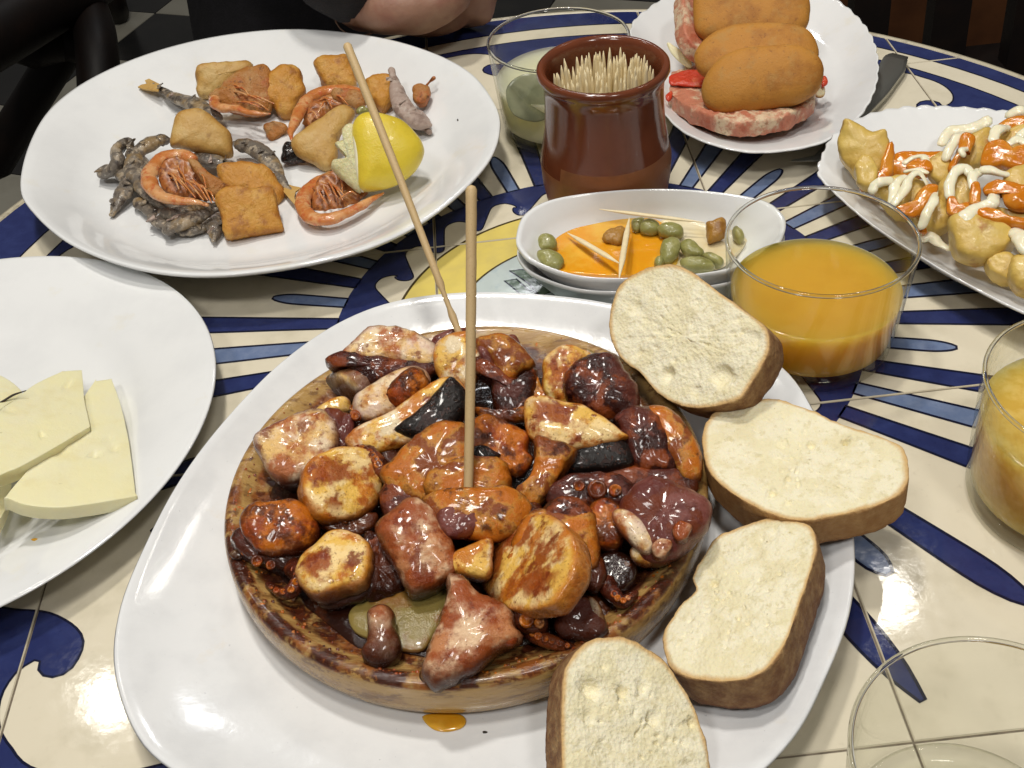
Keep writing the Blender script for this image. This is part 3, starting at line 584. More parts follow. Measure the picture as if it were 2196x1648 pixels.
oct_thing('octopus_chunk','pale lumpy chunk at the left rim of the board dusted with orange',[('o','A',[(345,1090),(450,1010),(600,950),(740,905),(850,930),(920,1030),(910,1160),(830,1290),(700,1400),(560,1430),(440,1340),(375,1210)],3.8,.95,'o_white',dict(noises=NZ))])
oct_thing('octopus_strip','orange strip with brown suckers between the pale chunk and the black-skinned slice',[
 ('flesh','A',[(770,890),(890,800),(1000,775),(1045,830),(1040,890),(920,910),(820,920)],3.5,.5,'o_cut',dict(noises=NS)),
 ('suckers','A',[(830,905),(960,880),(1060,940),(1080,1050),(1030,1180),(960,1170),(930,1040),(850,960)],3.7,.5,'o_mauve',dict(noises=((.10,1),(.09,3.5))))])
oct_thing('octopus_slice','round yellow-white tentacle slice with a rusty paprika ring, left of centre',[('o','A',[(690,1390),(750,1280),(900,1200),(1050,1200),(1180,1250),(1240,1370),(1235,1510),(1150,1630),(1000,1690),(850,1680),(740,1590),(690,1490)],4.1,.55,'o_disc',dict(p=3.6,thb=1.2,off=(-18,28),noises=((.12,.7),(.04,2.5))))])
oct_thing('octopus_slice','orange slice with a purple cross-shaped stain just left of the upright skewer',[('o','A',[(1310,1350),(1400,1250),(1500,1140),(1650,1040),(1850,1005),(1960,1080),(1990,1250),(1960,1450),(1850,1560),(1600,1590),(1450,1520),(1350,1440)],4.1,.7,'o_org',dict(p=3.4,noises=NZ))])
oct_thing('octopus_slice','yellow and white slice at the back of the board behind the two skewers',[
 ('flesh','A',[(1700,480),(1710,400),(1760,340),(1860,300),(1960,300),(2060,440),(2070,520),(2010,600),(1950,690),(1800,660),(1730,580)],4.3,.6,'o_cut',dict(p=3.2,thb=.9)),
 ('skin','A',[(1660,400),(1720,310),(1840,250),(1950,260),(1960,330),(1850,330),(1740,390),(1700,450)],3.9,.5,'o_mauve',dict())])
oct_thing('octopus_chunk','orange-topped chunk with a dark curled sucker, right behind the upright skewer',[
 ('flesh','B',[(240,350),(380,310),(500,340),(600,430),(650,500),(620,550),(560,560),(500,620),(430,640),(380,560),(330,480),(260,420)],4.6,.6,'o_org',dict(p=3)),
 ('sucker','B',[(440,320),(480,290),(530,300),(565,350),(560,400),(500,370)],4.5,.3,'o_mauve',dict(n=32,K=6)),
 ('skin','B',[(200,530),(280,490),(400,560),(520,640),(660,570),(640,800),(600,900),(450,950),(350,840),(330,660),(230,600)],3.7,.8,'o_pur',dict(noises=NZ)),
 ('ridge','B',[(240,400),(275,390),(340,470),(370,560),(330,580),(280,500)],4.7,.3,'o_mauve',dict(n=32,K=6))])
oct_thing('octopus_chunk','two-toned chunk, yellow on its left and dark red on its right, at the back-right',[
 ('yellow_end','B',[(735,600),(740,500),(800,440),(880,395),(1010,420),(1080,470),(1010,590),(960,720),(960,830),(860,820),(790,790),(740,700)],4.2,.7,'o_disc',dict(p=3)),
 ('red_flesh','B',[(950,600),(1040,500),(1130,465),(1280,480),(1340,590),(1430,720),(1440,840),(1390,910),(1200,920),(1020,860),(940,780),(925,680)],4.2,.95,'o_pur',dict(noises=((.14,.9),(.08,2.6),(.03,6))))])
oct_thing('octopus_flap','narrow tan flap left of the two-toned chunk',[('o','B',[(640,640),(690,620),(720,700),(790,770),(760,810),(690,800),(635,740)],3.7,.35,'o_org',dict(n=40,K=6))])
oct_thing('octopus_limb','bent tentacle with a leaf-shaped yellow-edged top and a tan leg, right of the upright skewer',[
 ('top','B',[(640,810),(760,790),(880,815),(1000,840),(1120,900),(1220,965),(1345,1050),(1280,1090),(1130,1130),(960,1160),(850,1150),(740,1130),(650,1060),(620,930)],5.0,.5,'o_disc',dict(p=3,thb=.9)),
 ('leg','B',[(680,1110),(800,1120),(950,1170),(970,1230),(900,1340),(810,1440),(740,1560),(650,1610),(575,1590),(550,1490),(640,1390),(680,1250)],4.4,.7,'o_org',dict(noises=NZ)),
 ('dark_side','B',[(960,1190),(1120,1130),(1300,1090),(1390,1180),(1400,1290),(1260,1340),(1100,1350),(950,1330)],4.0,.7,'o_dark',dict(noises=NS))])
oct_thing('octopus_chunk','rusty chunk leaning on the right rim of the board with a bright orange flank',[
 ('flesh','B',[(1290,950),(1420,880),(1540,880),(1620,960),(1700,1100),(1740,1260),(1700,1330),(1550,1350),(1440,1290),(1390,1160),(1330,1040)],4.0,.85,'o_pur',dict(noises=NZ)),
 ('orange_flank','B',[(1540,900),(1660,880),(1800,970),(1880,1100),(1935,1250),(1920,1380),(1850,1415),(1790,1380),(1720,1260),(1620,1150),(1550,1040)],4.0,.75,'o_org',dict(noises=NS))])
oct_thing('octopus_chunk','red chunk with a blackish wet patch, right of the upright skewer at the centre',[
 ('flesh','B',[(185,1060),(280,950),(400,955),(540,1020),(620,1080),(610,1180),(640,1250),(560,1350),(430,1340),(300,1260),(200,1260)],4.4,.75,'o_red',dict(noises=NZ)),
 ('black_patch','B',[(190,1160),(290,1140),(370,1180),(400,1210),(320,1250),(220,1250)],4.85,.3,'o_dark',dict(n=36,K=6))])
oct_thing('octopus_chunk','orange chunk that the upright skewer is stuck into, in the middle of the pile',[
 ('upper','B',[(-120,1380),(20,1300),(180,1250),(340,1245),(430,1330),(440,1470),(330,1540),(160,1520),(0,1560),(-130,1500)],4.2,.7,'o_org',dict(noises=NZ)),
 ('lower','B',[(-130,1560),(60,1500),(260,1510),(440,1490),(550,1540),(620,1650),(560,1760),(420,1850),(230,1860),(60,1790),(-80,1700)],4.2,.8,'o_org',dict(noises=NZ)),
 ('wet_skin','B',[(-40,1640),(100,1610),(190,1640),(240,1740),(150,1830),(0,1830),(-60,1750)],4.55,.4,'o_mauve',dict(n=40,K=6,noises=NZ))])
oct_thing('octopus_piece','maroon piece showing one round sucker ring, right of the skewered chunk',[
 ('flesh','B',[(780,1500),(900,1400),(1010,1365),(1150,1365),(1300,1395),(1395,1470),(1370,1560),(1200,1620),(1050,1640),(850,1620)],4.0,.65,'o_pur',dict(noises=NZ)),
 
 ('orange_bit','B',[(810,1560),(900,1530),(940,1560),(900,1610),(830,1610)],4.5,.25,'o_red',dict(n=30,K=5))])
oct_thing('octopus_chunk','large mauve chunk on the right with a smooth white finger and squared pink stubs',[
 ('flesh','D',[(1240,110),(1280,40),(1360,-30),(1500,-70),(1640,-10),(1760,50),(1820,110),(1800,240),(1720,330),(1620,430),(1500,470),(1400,450),(1330,330),(1260,220)],4.1,.95,'o_mauve',dict(noises=NZ,p=3)),
 ('white_finger','D',[(1178,170),(1210,125),(1280,135),(1350,180),(1420,270),(1448,360),(1420,410),(1370,405),(1300,350),(1220,260)],4.4,.5,'o_white',dict(noises=((.02,1),),mt2=None) if 0 else dict(noises=((.02,1),),p=2.2)),
 ('stub','D',[(1590,270),(1640,190),(1710,210),(1730,250),(1690,330),(1620,345)],4.6,.35,'o_pink',dict(n=36,K=6,p=4)),
 ('stub','D',[(1440,390),(1500,330),(1570,330),(1590,370),(1540,450),(1470,460)],4.3,.35,'o_pink',dict(n=36,K=6,p=4)),
 ('tip','D',[(1310,400),(1370,390),(1440,430),(1450,480),(1400,505),(1330,470)],3.6,.35,'o_cut',dict(n=36,K=6))])
oct_thing('octopus_slice','big round golden disc in front with an orange side, the largest cut face',[
 ('cut_face','D',[(275,530),(290,410),(370,300),(500,225),(640,195),(770,220),(865,310),(905,430),(890,560),(825,680),(750,770),(640,800),(490,800),(370,730),(300,640)],4.4,.35,'o_disc',dict(p=5,thb=.8,noises=((.05,.8),(.025,3)),n=96,K=10,dens=.06,off=(35,22))),
 ('side','D',[(560,230),(720,160),(900,180),(1000,190),(1020,290),(1045,420),(1030,520),(970,570),(900,680),(820,770),(700,840),(500,800),(420,600)],3.7,.65,'o_org',dict(noises=NZ,p=3)),
 ('skin','D',[(430,790),(600,820),(780,760),(840,720),(800,830),(720,870),(700,970),(560,980),(470,900)],3.3,.6,'o_pur',dict(noises=NZ))])
oct_thing('octopus_neck','short tan neck left of the big golden disc',[('o','D',[(20,500),(60,430),(180,380),(300,340),(300,470),(285,600),(160,590),(60,560)],3.7,.6,'o_cut',dict(noises=NS))])
oct_thing('octopus_piece','glossy maroon piece above the big golden disc',[('o','D',[(700,130),(790,60),(900,50),(1000,90),(1020,190),(960,220),(840,200),(720,180)],4.3,.6,'o_pur',dict(noises=NZ))])
oct_thing('octopus_piece','dark red piece between the golden disc and the mauve chunk',[('o','D',[(1010,130),(1100,60),(1200,110),(1260,240),(1180,380),(1060,370),(1010,260)],3.8,.7,'o_red',dict(noises=NZ))])
oct_thing('octopus_piece','small purple-brown piece right under the golden disc rim',[('o','D',[(1020,470),(1090,470),(1115,560),(1080,660),(1020,680),(960,600)],3.2,.45,'o_pur',dict(n=40))])
oct_thing('octopus_piece','mottled maroon and cream piece at the front-right of the pile',[
 ('flesh','D',[(780,900),(880,800),(960,760),(1040,800),(1110,920),(1080,1000),(960,1030),(820,1020)],3.1,.6,'o_mauve',dict(noises=NZ)),
 ('cream_edge','D',[(1000,760),(1050,770),(1100,870),(1120,960),(1060,980),(1010,900)],3.3,.35,'o_cut',dict(n=36,K=6))])
oct_thing('octopus_flap','thin mauve flap lying in the dark oil at the front right',[('o','D',[(700,1030),(800,1010),(880,1040),(900,1090),(860,1120),(800,1090),(720,1070)],2.7,.15,'o_mauve',dict(n=36,K=6,tilt=.2))])
oct_thing('octopus_chunk','big orange-pink triangular chunk at the front, pointing to the bottom left',[
 ('flesh','D',[(10,620),(60,600),(130,620),(220,720),(330,780),(420,860),(450,960),(490,1010),(450,1060),(330,1120),(250,1200),(130,1270),(0,1330),(-80,1330),(-150,1240),(-110,1100),(-60,980),(-10,840),(10,720)],3.6,.85,'o_pink',dict(noises=NZ,p=2.6)),
 ('lilac_tip','D',[(-190,1330),(-180,1250),(-110,1180),(-40,1170),(0,1220),(-60,1310),(-120,1350)],2.9,.35,'o_mauve',dict(n=40,K=6)),
 ('knob','D',[(390,990),(440,960),(485,1000),(480,1050),(430,1070),(390,1040)],3.6,.35,'o_red',dict(n=32,K=6))])
oct_thing('octopus_chunk','rusty orange lump at the left of the board over purple skin',[
 ('flesh','Cc',[(225,210),(280,120),(440,90),(560,80),(670,120),(705,200),(720,280),(690,350),(600,400),(450,440),(350,430),(270,370),(225,290)],3.7,.85,'o_red',dict(noises=((.12,.9),(.07,2.5),(.03,6)))),
 ('skin','Cc',[(140,320),(230,270),(320,380),(450,430),(600,410),(690,400),(650,480),(500,560),(340,500),(230,460),(160,390)],3.0,.6,'o_pur',dict(noises=NZ)),
 ('cream_bit','Cc',[(105,430),(160,390),(200,420),(195,470),(140,475)],3.1,.2,'o_cut',dict(n=28,K=5))])
oct_thing('octopus_slice','yellow oval slice stained purple in its middle, at the front-left',[
 ('flesh','Cc',[(622,560),(650,470),(740,385),(860,310),(990,325),(1070,380),(1085,480),(1060,600),(1000,650),(880,680),(760,720),(690,700),(640,640)],3.7,.55,'o_disc',dict(p=3.4,thb=.8,off=(15,25))),
 ('skin','Cc',[(760,740),(900,680),(1010,660),(1060,560),(1100,420),(1110,320),(1060,310),(1180,340),(1180,620),(1080,740),(950,790),(850,810),(780,790)],3.0,.55,'o_pur',dict(noises=NZ))])
oct_thing('octopus_chunk','pinkish tan faceted chunk standing left of the golden disc',[('o','Cc',[(1195,240),(1300,140),(1390,80),(1490,105),(1580,170),(1620,280),(1680,400),(1690,540),(1570,640),(1420,705),(1360,650),(1300,540),(1240,430),(1205,330)],3.9,.95,'o_pink',dict(noises=NZ,p=3.2))])
oct_thing('octopus_skin','crumpled dark purple skin lying between the oval slice and the pinkish chunk',[('o','Cc',[(1090,340),(1200,320),(1290,540),(1350,640),(1260,710),(1120,745),(1000,660),(1080,560)],3.0,.55,'o_pur',dict(noises=((.15,1.2),(.15,3),(.05,7))))])
oct_thing('octopus_stub','small upright pink stub standing alone on the potato at the front',[('o','Cc',[(1100,860),(1150,812),(1230,818),(1270,880),(1275,960),(1310,1060),(1290,1170),(1200,1212),(1110,1200),(1055,1120),(1085,1040),(1100,950)],3.1,.6,'o_pink',dict(noises=((.06,1),(.04,3)),p=2.4))])
oct_thing('octopus_piece','brown wet piece under the round yellow-white slice',[('o','Cc',[(740,180),(860,200),(1050,140),(1140,160),(1120,240),(1020,310),(860,300),(770,250)],3.1,.5,'o_red',dict(noises=NZ))])
oct_thing('octopus_piece','dark wine-red piece filling the middle between finger, disc and skewered chunk',[('o','B',[(-500,1500),(-380,1400),(-200,1480),(-100,1650),(-60,1800),(-200,1850),(-380,1800),(-480,1660)],3.4,.6,'o_pur',dict(noises=NZ))])
oct_thing('octopus_piece','deep shadowed purple piece under the black-skinned slice',[('o','A',[(1180,1210),(1400,1150),(1420,1300),(1300,1420),(1240,1400)],3.1,.6,'o_dark',dict(noises=NZ))])
oct_thing('octopus_piece','brown piece in the gap behind the leaf-shaped limb',[('o','B',[(230,860),(430,880),(620,860),(640,960),(500,980),(300,960)],3.3,.6,'o_red',dict(noises=NZ))])
oct_thing('octopus_piece','purple piece sunk in oil right of the mauve chunk base',[('o','B',[(1250,1330),(1560,1330),(1780,1330),(1900,1420),(1850,1520),(1560,1480),(1300,1500)],3.4,.6,'o_pur',dict(noises=NZ))])
oct_thing('octopus_piece','dark piece resting on the board below the mauve chunk',[('o','D',[(1060,500),(1180,430),(1310,500),(1300,620),(1180,700),(1080,660)],2.8,.45,'sauce',dict(noises=NZ))])
tag(lump('potato_slice','Cc',[(950,860),(1040,770),(1250,710),(1480,660),(1660,650),(1660,780),(1580,950),(1480,1100),(1320,1110),(1120,1040),(990,980)],2.62,.18,'potato',tilt=.05,p=4,noises=((.04,1),),n=72),'olive-yellow potato slice soaked in oil at the front of the board','potato slice')
tag(lump('potato_slice','B',[(1000,390),(1080,400),(1150,440),(1130,470),(1040,440)],3.0,.15,'potato',tilt=.3,p=4,noises=((.02,1),),n=40),'small pale potato edge showing behind the two-toned chunk','potato slice')
for nm,its in (('octopus_piece.',[('B',1150,1468,.33,4.75),('B',1290,1475,.22,4.65),('B',1010,1440,.2,4.65)]),):
    t=[o for o in bpy.data.objects if o.get('label','').startswith('maroon piece showing')][0]; suckers(t,its)
t=[o for o in bpy.data.objects if o.get('label','').startswith('plump brown tentacle')][0]; suckers(t,[('A',1085,905,.17,4.3),('A',1060,840,.12,4.1)])
t=[o for o in bpy.data.objects if o.get('label','').startswith('big round golden disc')][0]; suckers(t,[('D',560,890,.24,3.9),('D',650,910,.17,3.8),('D',860,740,.16,4.0)])
t=[o for o in bpy.data.objects if o.get('label','').startswith('rusty orange lump')][0]; suckers(t,[('Cc',300,470,.2,3.5),('Cc',400,500,.17,3.4),('Cc',210,400,.15,3.5)])
def tip(reg,pts,z,r,lab,sk=()):
    q=Z(reg,pts); P=[at(a,b,z+.25*math.sin(i)) for i,(a,b) in enumerate(q)]; e=empty('octopus_tip',np.array([P[0][0],P[0][1],2.5]),lab,'octopus piece'); n=40
    o=tube('tentacle',smooth_open(P,n),np.linspace(r,r*.35,n),'o_pur',e,nseg=18,noises=((.07,1.1),(.04,3,1),(.015,7)))
    a=o.data.attributes.new('dip_shade','FLOAT','POINT'); a.data.foreach_set('value',[.15]*len(o.data.vertices))
    a=o.data.attributes.new('rim','FLOAT','POINT'); a.data.foreach_set('value',[.5]*len(o.data.vertices))
    SP=smooth_open(P,9)
    for i in range(1,8):
        c=SP[i]; f=proj(c+np.array([0,-.1,r*.55])); x0,y0,sc=REG[reg]; suckers(e,[(reg,(f[0]-x0)*sc,(f[1]-y0)*sc,r*(.42-.03*i),c[2]+r*.75)])
def proj(c):
    q=np.array(c)-CAM; d=q@FW; return (W_/2+FPX*(q@RT)/d,H_/2-FPX*(q@UP)/d)
tip('A',[(1290,1330),(1240,1250),(1180,1180),(1080,1150)],3.9,.42,'dark sucker-lined tentacle tip between the round slice and the black-skinned slice')
tip('B',[(640,1650),(700,1720),(800,1740),(900,1700),(1000,1720)],4.0,.45,'maroon sucker-lined tentacle running right of the skewered chunk')
tip('Cc',[(560,520),(600,580),(560,680),(470,700),(380,640)],2.9,.42,'curled tentacle tip lying in oil at the front-left of the board')
tip('D',[(560,930),(640,1010),(780,1060),(900,1090)],2.8,.40,'tentacle tip lying in dark oil in front of the golden disc')
tip('D',[(1120,640),(1180,720),(1240,760),(1330,700)],2.9,.38,'small tentacle tip at the front-right rim of the board')
tip('A',[(1750,1350),(1850,1450),(1900,1560)],3.9,.3,'tiny tentacle tip left of the upright skewer base')
# skewers
def skewer(b,t,r0,r1,label,notch):
    e=empty('skewer',b,label,'skewer',None); b=np.array(b);t=np.array(t); n=40; P=[];R=[]
    for i in range(n+1):
        u=i/n; P.append(b+(t-b)*u+np.array([.05*math.sin(u*3),0,0])); r=r0+(r1-r0)*u
        if notch: 
            if abs(u-notch)<.035: r*=.72
            elif abs(u-notch)<.06: r*=1.12
        R.append(r)
    tube('stick',P,R,'bamboo',e,nseg=14,noises=((.012,2.5),))
    return e
skewer(at(1003,1106,3.9),at(1010,408,13),.175,.21,'upright bamboo skewer stuck into the middle of the octopus',0)
skewer(at(1003,765,4.3),at(745,100,13.2),.15,.205,'slanting bamboo skewer with a splintered notch, leaning back over the lemon',.17)
r8=random.Random(3)
V=[];F=[]
for i in range(420):
    a=r8.uniform(0,6.283); rr=r8.choice((8.6,8.8,9.0,9.1))+r8.uniform(-.16,.12)
    if math.sin(a)>.3 and r8.random()<.7: continue
    x,y=WC[0]+rr*math.cos(a),WC[1]+rr*math.sin(a); z=2.45+.52*min(1,max(0,(rr-8.25)/.82))
    k=r8.uniform(.03,.085); b=len(V); V+=[(x-k,y-k*.6,z-.03),(x+k,y-k,z-.03),(x+k*.8,y+k,z-.03),(x-k*.7,y+k*.8,z-.03),(x,y,z+k*.7)]; F+=[(b,b+1,b+4),(b+1,b+2,b+4),(b+2,b+3,b+4),(b+3,b,b+4)]
o=put('paprika_grains',V,F,'o_red',(WC[0],WC[1],2.9),flip=False); tag(o,'coarse red paprika grains and scraps scattered along the rim of the wooden board','paprika',kind='stuff')
# ------------------------------------------------------------ bread
BN=((.07,1.1),(.035,3.2),(.025,9))
def bread(pts,reg,z,t,off,label,pits,seed,**kw):
    px=Z(reg,pts); pp=[]
    r_=random.Random(seed); c=px.mean(0)
    for i in range(95):
        a=r_.uniform(0,6.28); q=math.sqrt(r_.random())*.8; k=r_.randrange(len(px)); v=c+(px[k]-c)*q
        x0,y0,s=REG[reg]; pp.append(((v[0]-x0)*s,(v[1]-y0)*s,r_.choice((6,7,8,9,10,12,15)),r_.uniform(.06,.14)))
    o=lump('bread_slice',reg,pts,z,.12,'crumb' if seed==2 else 'crumbD',off=(off[0]*.84,off[1]*.84),thb=t*.92,p=11,n=150,K=9,dens=.028,noises=BN,pits=list(pits)+pp)
    return tag(o,label,'bread slice')
bread([(185,290),(230,180),(330,110),(450,75),(560,90),(680,160),(800,250),(930,340),(1015,420),(1030,520),(990,620),(920,730),(860,800),(700,840),(560,830),(430,760),(330,650),(230,570),(185,470),(170,380)],'R',5.6,1.9,(48,36),'bread slice farthest back, leaning between board rim and juice glass',[(765,665,58,.35),(480,655,38,.3),(860,365,18,.2),(940,465,40,.15),(300,300,45,.15),(630,745,35,.12)],1)
bread([(670,960),(720,880),(800,835),(950,800),(1080,800),(1250,860),(1450,950),(1620,1000),(1740,1060),(1770,1170),(1740,1290),(1600,1370),(1400,1420),(1200,1450),(1050,1420),(900,1350),(780,1270),(700,1180),(668,1070)],'R',4.1,1.9,(0,72),'widest bread slice, overhanging the right rim of the octopus plate',[(1430,1020,24,.4),(1245,1035,24,.18),(1090,1025,40,.15),(1040,1290,24,.2),(1120,1345,22,.2),(1060,1110,40,.1)],2)
bread([(1120,450),(1170,330),(1250,220),(1400,140),(1560,100),(1720,110),(1820,150),(1845,280),(1800,450),(1740,620),(1680,800),(1580,960),(1450,1040),(1250,1060),(1080,1030),(980,970),(945,850),(960,740),(1030,630),(1110,555),(1140,510)],'Sx',3.3,1.9,(30,78),'notched bread slice with a dark seeded crust, standing along the front-right of the board',[(1240,470,28,.3),(1600,160,30,.12),(1035,820,14,.15)],3)
bread([(350,1000),(420,870),(530,795),(620,790),(710,800),(850,870),(960,960),(1080,1130),(1150,1300),(1190,1450),(1210,1600),(1150,1800),(980,1950),(760,2010),(520,1940),(370,1790),(335,1500),(335,1230)],'Sx',3.6,1.8,(-52,26),'nearest bread slice, cut off by the bottom picture edge',[(510,1090,60,.3),(700,1105,34,.22),(820,1090,38,.2),(590,960,28,.15),(880,1270,45,.15),(1110,1290,25,.3),(500,1260,45,.12)],4)
# ------------------------------------------------------------ glasses
def tumbler(c,R,h,Rb,label,liquid=None,lv=0,wall='glassi',liqname='juice',tilt=None):
    e=empty('drinking_glass',(c[0],c[1],0),label,'glass'); w=.14; cz=lambda z:Rb+(R-Rb)*min(1,((z-.5)/(h-.5)))**.8 if z>.5 else Rb-.25*(1-z/.5)**2
    zs=[.75,.9,1.2,1.6,2.2,3,4,5,h-.25,h-.08]
    zs=[z for z in zs if z<h]
    def shell(name,r_off,mt):
        th=np.linspace(0,2*math.pi,96,endpoint=False); V=[];F=[]
        for z in zs:
            for t in th: V.append((c[0]+(cz(z)+r_off)*math.cos(t),c[1]+(cz(z)+r_off)*math.sin(t),z))
        for i in range(len(zs)-1):
            for j in range(96): k=(j+1)%96; F.append((i*96+j,i*96+k,(i+1)*96+k,(i+1)*96+j))
        return put(name,V,F,mt,(c[0],c[1],0),e)
    shell('outer_wall',0,'glassw'); shell('inner_wall',-w,wall)
    # rolled rim and heavy foot of real refracting glass
    n=96; th=np.linspace(0,2*math.pi,n,endpoint=False); V=[];F=[]; m_=12
    for j in range(m_):
        a=2*math.pi*j/m_; rr=cz(h)-w/2+.085*math.cos(a); zz=h-.05+.095*math.sin(a)
        V+=[(c[0]+rr*math.cos(t),c[1]+rr*math.sin(t),zz) for t in th]
    for j in range(m_):
        for i in range(n): k=(i+1)%n; j2=(j+1)%m_; F.append((j*n+i,j*n+k,j2*n+k,j2*n+i))
    put('rim',V,F,'glass',(c[0],c[1],0),e)
    rb=cz(.6)
    lathe('foot',[(0,.75),(rb-w-.05,.75),(rb-.01,.74),(rb-.01,.45),(rb-.1,.18),(rb-.35,.03),(rb-.75,.02),(rb-1.0,.22),(0,.26)],'glassf',c,e,n)
    if liquid:
        pr=[(0,lv),(cz(lv)-w-.25,lv),(cz(lv)-w-.02,lv+.06),(cz(lv)-w-.012,lv-.02)]+[(cz(z)-w-.012,z) for z in np.linspace(lv-.2,1.0,8)]+[(rb-w-.25,.78),(0,.765)]
        lathe(liqname,pr,liquid,c,e,n)
    return e
tumbler((14.15,39.3),4.16,6.0,3.62,'short glass half full of orange juice behind the bread slices','juice',3.25)
g2=tumbler((4.95,61.7),4.2,6.0,3.6,'glass of cloudy lemon drink half hidden behind the brown toothpick pot','lemonade',3.6,liqname='lemon_drink')
tag(lump('lemon_slice','P',[(1085,195),(1110,165),(1150,160),(1190,190),(1190,240),(1150,262),(1100,245)],3.9,.12,'wetslice',tilt=.9,p=4,n=40,noises=None),'pale lemon slice floating in the glass behind the toothpick pot','lemon slice')
tumbler((21.35,28.3),4.16,6.2,3.75,'juice glass with pulp on its wall, cut by the right picture edge','juice2',4.3,'glassb')
tumbler((12.15,14.6),4.1,6.0,3.6,'empty glass in the lower right corner',None,0)
# ------------------------------------------------------------ toothpick pot
PC=(6.46,52.9)
pt=empty('toothpick_pot',(*PC,0),'brown glazed clay pot crammed with wooden toothpicks','pot')
lathe('body',[(0,.7),(2.75,.7),(2.85,1.2),(2.95,5.5),(2.9,7.6),(2.95,8.25),(3.1,8.47),(3.3,8.5),(3.42,8.38),(3.44,8.15),(3.3,7.9),(3.17,7.75),(3.12,7.2),(3.13,6.2),(3.22,5.0),(3.42,3.9),(3.55,3.2),(3.55,2.9),(3.5,1.9),(3.36,1.0),(3.22,.25),(3.1,.02),(2.7,0),(0,0)][::-1],['terra','terrab'],PC,pt,128,fm=lambda c:1 if (c[2]<3.5+.3*math.sin(math.atan2(c[1]-PC[1],c[0]-PC[0])*1.0+2.6) and math.hypot(c[0]-PC[0],c[1]-PC[1])>2.99) else 0,loc=(*PC,0))
pk=None; cnt=0
def pick_mesh():
    L=7.1; zz=[0,.05,.7,3,6.1,6.8,7.1]; rr=[.0,.02,.11,.15,.14,.07,.015]; V=[];F=[];k=7
    for z,r in zip(zz,rr):
        for j in range(k): a=j/k*2*math.pi; V.append((r*math.cos(a)*S,r*math.sin(a)*S,z*S))
    for i in range(len(zz)-1):
        for j in range(k): F.append((i*k+j,i*k+(j+1)%k,(i+1)*k+(j+1)%k,(i+1)*k+j))
    F.append(tuple(range((len(zz)-1)*k,len(zz)*k)))
    me=bpy.data.meshes.new('toothpick'); me.from_pydata(V,[],F); me.materials.append(M['pick']); me.polygons.foreach_set('use_smooth',[True]*len(F)); return me
pm=pick_mesh()
for i in range(135):
    a=random.uniform(0,6.283); q=math.sqrt((i+.5)/135)*2.6
    bx,by=q*.82*math.cos(a),q*.82*math.sin(a); tx,ty=q*math.cos(a)*1.0+random.gauss(0,.08),q*math.sin(a)+random.gauss(0,.08)
    if math.hypot(tx,ty)>2.8: tx*=.95;ty*=.95
    z0=random.uniform(.72,1.25)+ (0 if q<1.8 else -.0)
    o=bpy.data.objects.new('toothpick',pm); C.objects.link(o)
    d=Vector((tx-bx,ty-by,7.1)); o.rotation_euler=d.to_track_quat('Z','Y').to_euler(); o.location=Vector((PC[0]+bx,PC[1]+by,z0))*S
    tag(o,'pale wooden toothpick standing in the brown clay pot','toothpick','toothpicks standing in the clay pot')
# ------------------------------------------------------------ snack dish contents
oilp=Z('O',[(240,560),(300,420),(430,380),(700,330),(950,310),(1120,330),(1180,420),(1230,560),(1300,640),(1200,700),(900,730),(600,720),(380,690),(270,640)])
tag(lump('oil','O',[(250,560),(290,430),(430,370),(700,325),(950,300),(1130,320),(1250,420),(1290,600),(1200,690),(900,725),(600,715),(400,690),(290,640)],1.62,.06,'oil',tilt=0,thb=.3,p=8,n=90,noises=((.02,.8),)),'pool of orange oil filling the left of the caper dish','oil',kind='stuff')
tag(lump('brine','O',[(1150,330),(1350,330),(1600,350),(1780,360),(1800,450),(1720,560),(1600,650),(1400,680),(1200,690),(1180,500)],1.60,.05,'cream_oil',tilt=0,thb=.3,p=8,n=90,noises=((.02,.8),)),'milky brine at the right end of the caper dish','liquid',kind='stuff')
CG='green capers in the oval snack dish'
for pts,z,lab in (([(250,470),(280,430),(340,425),(385,460),(390,520),(340,550),(270,545)],2.0,'upper of the two green capers at the left end of the dish'),
 ([(245,570),(290,545),(380,555),(440,595),(440,650),(370,685),(290,660)],2.0,'lower of the two green capers at the left end of the dish'),
 ([(1135,380),(1180,345),(1260,345),(1320,385),(1310,440),(1230,460),(1180,440),(1145,420)],2.1,'pale green caper just right of the dish middle, topmost of its bunch'),
 ([(1150,540),(1180,470),(1260,450),(1300,490),(1290,570),(1220,640),(1160,630)],2.1,'wrinkled green caper standing in the middle of its bunch'),
 ([(1300,510),(1340,465),(1400,480),(1470,550),(1470,590),(1400,600),(1330,570)],2.1,'bright green caper right of the wrinkled one'),
 ([(1300,625),(1370,595),(1460,600),(1540,640),(1550,680),(1440,700),(1340,680)],2.1,'long green caper touching the front rim of the dish'),
 ([(1460,590),(1500,565),(1580,590),(1625,630),(1600,665),(1540,650)],2.0,'smooth green caper at the right end of the bunch'),
 ([(1000,360),(1040,320),(1110,320),(1150,360),(1140,410),(1070,430),(1010,410)],2.0,'brownish caper under the long toothpick'),
 ([(940,330),(990,310),(1040,320),(1010,400),(960,410)],1.9,'brownish caper half covered by the crossing toothpicks'),
 ([(1110,620),(1160,590),(1180,640),(1140,680),(1110,660)],1.8,'small broken caper skin in the oil'),
 ([(1680,400),(1710,370),(1760,410),(1770,460),(1730,490),(1690,450)],2.0,'brown caper seen through the juice glass')):
    tag(lump('caper','O',pts,z,.42,'olive',tilt=.5,n=40,K=7,noises=((.04,1.5),(.03,4))),lab,'caper',CG)
tag(lump('pepper_skin','O',[(725,450),(770,390),(870,360),(900,400),(880,470),(850,510),(780,490)],1.95,.25,'brownbit',tilt=.5,n=40,K=7,noises=((.08,2),(.05,5))),'wrinkled brown skin scrap left of the crossing toothpicks','morsel')
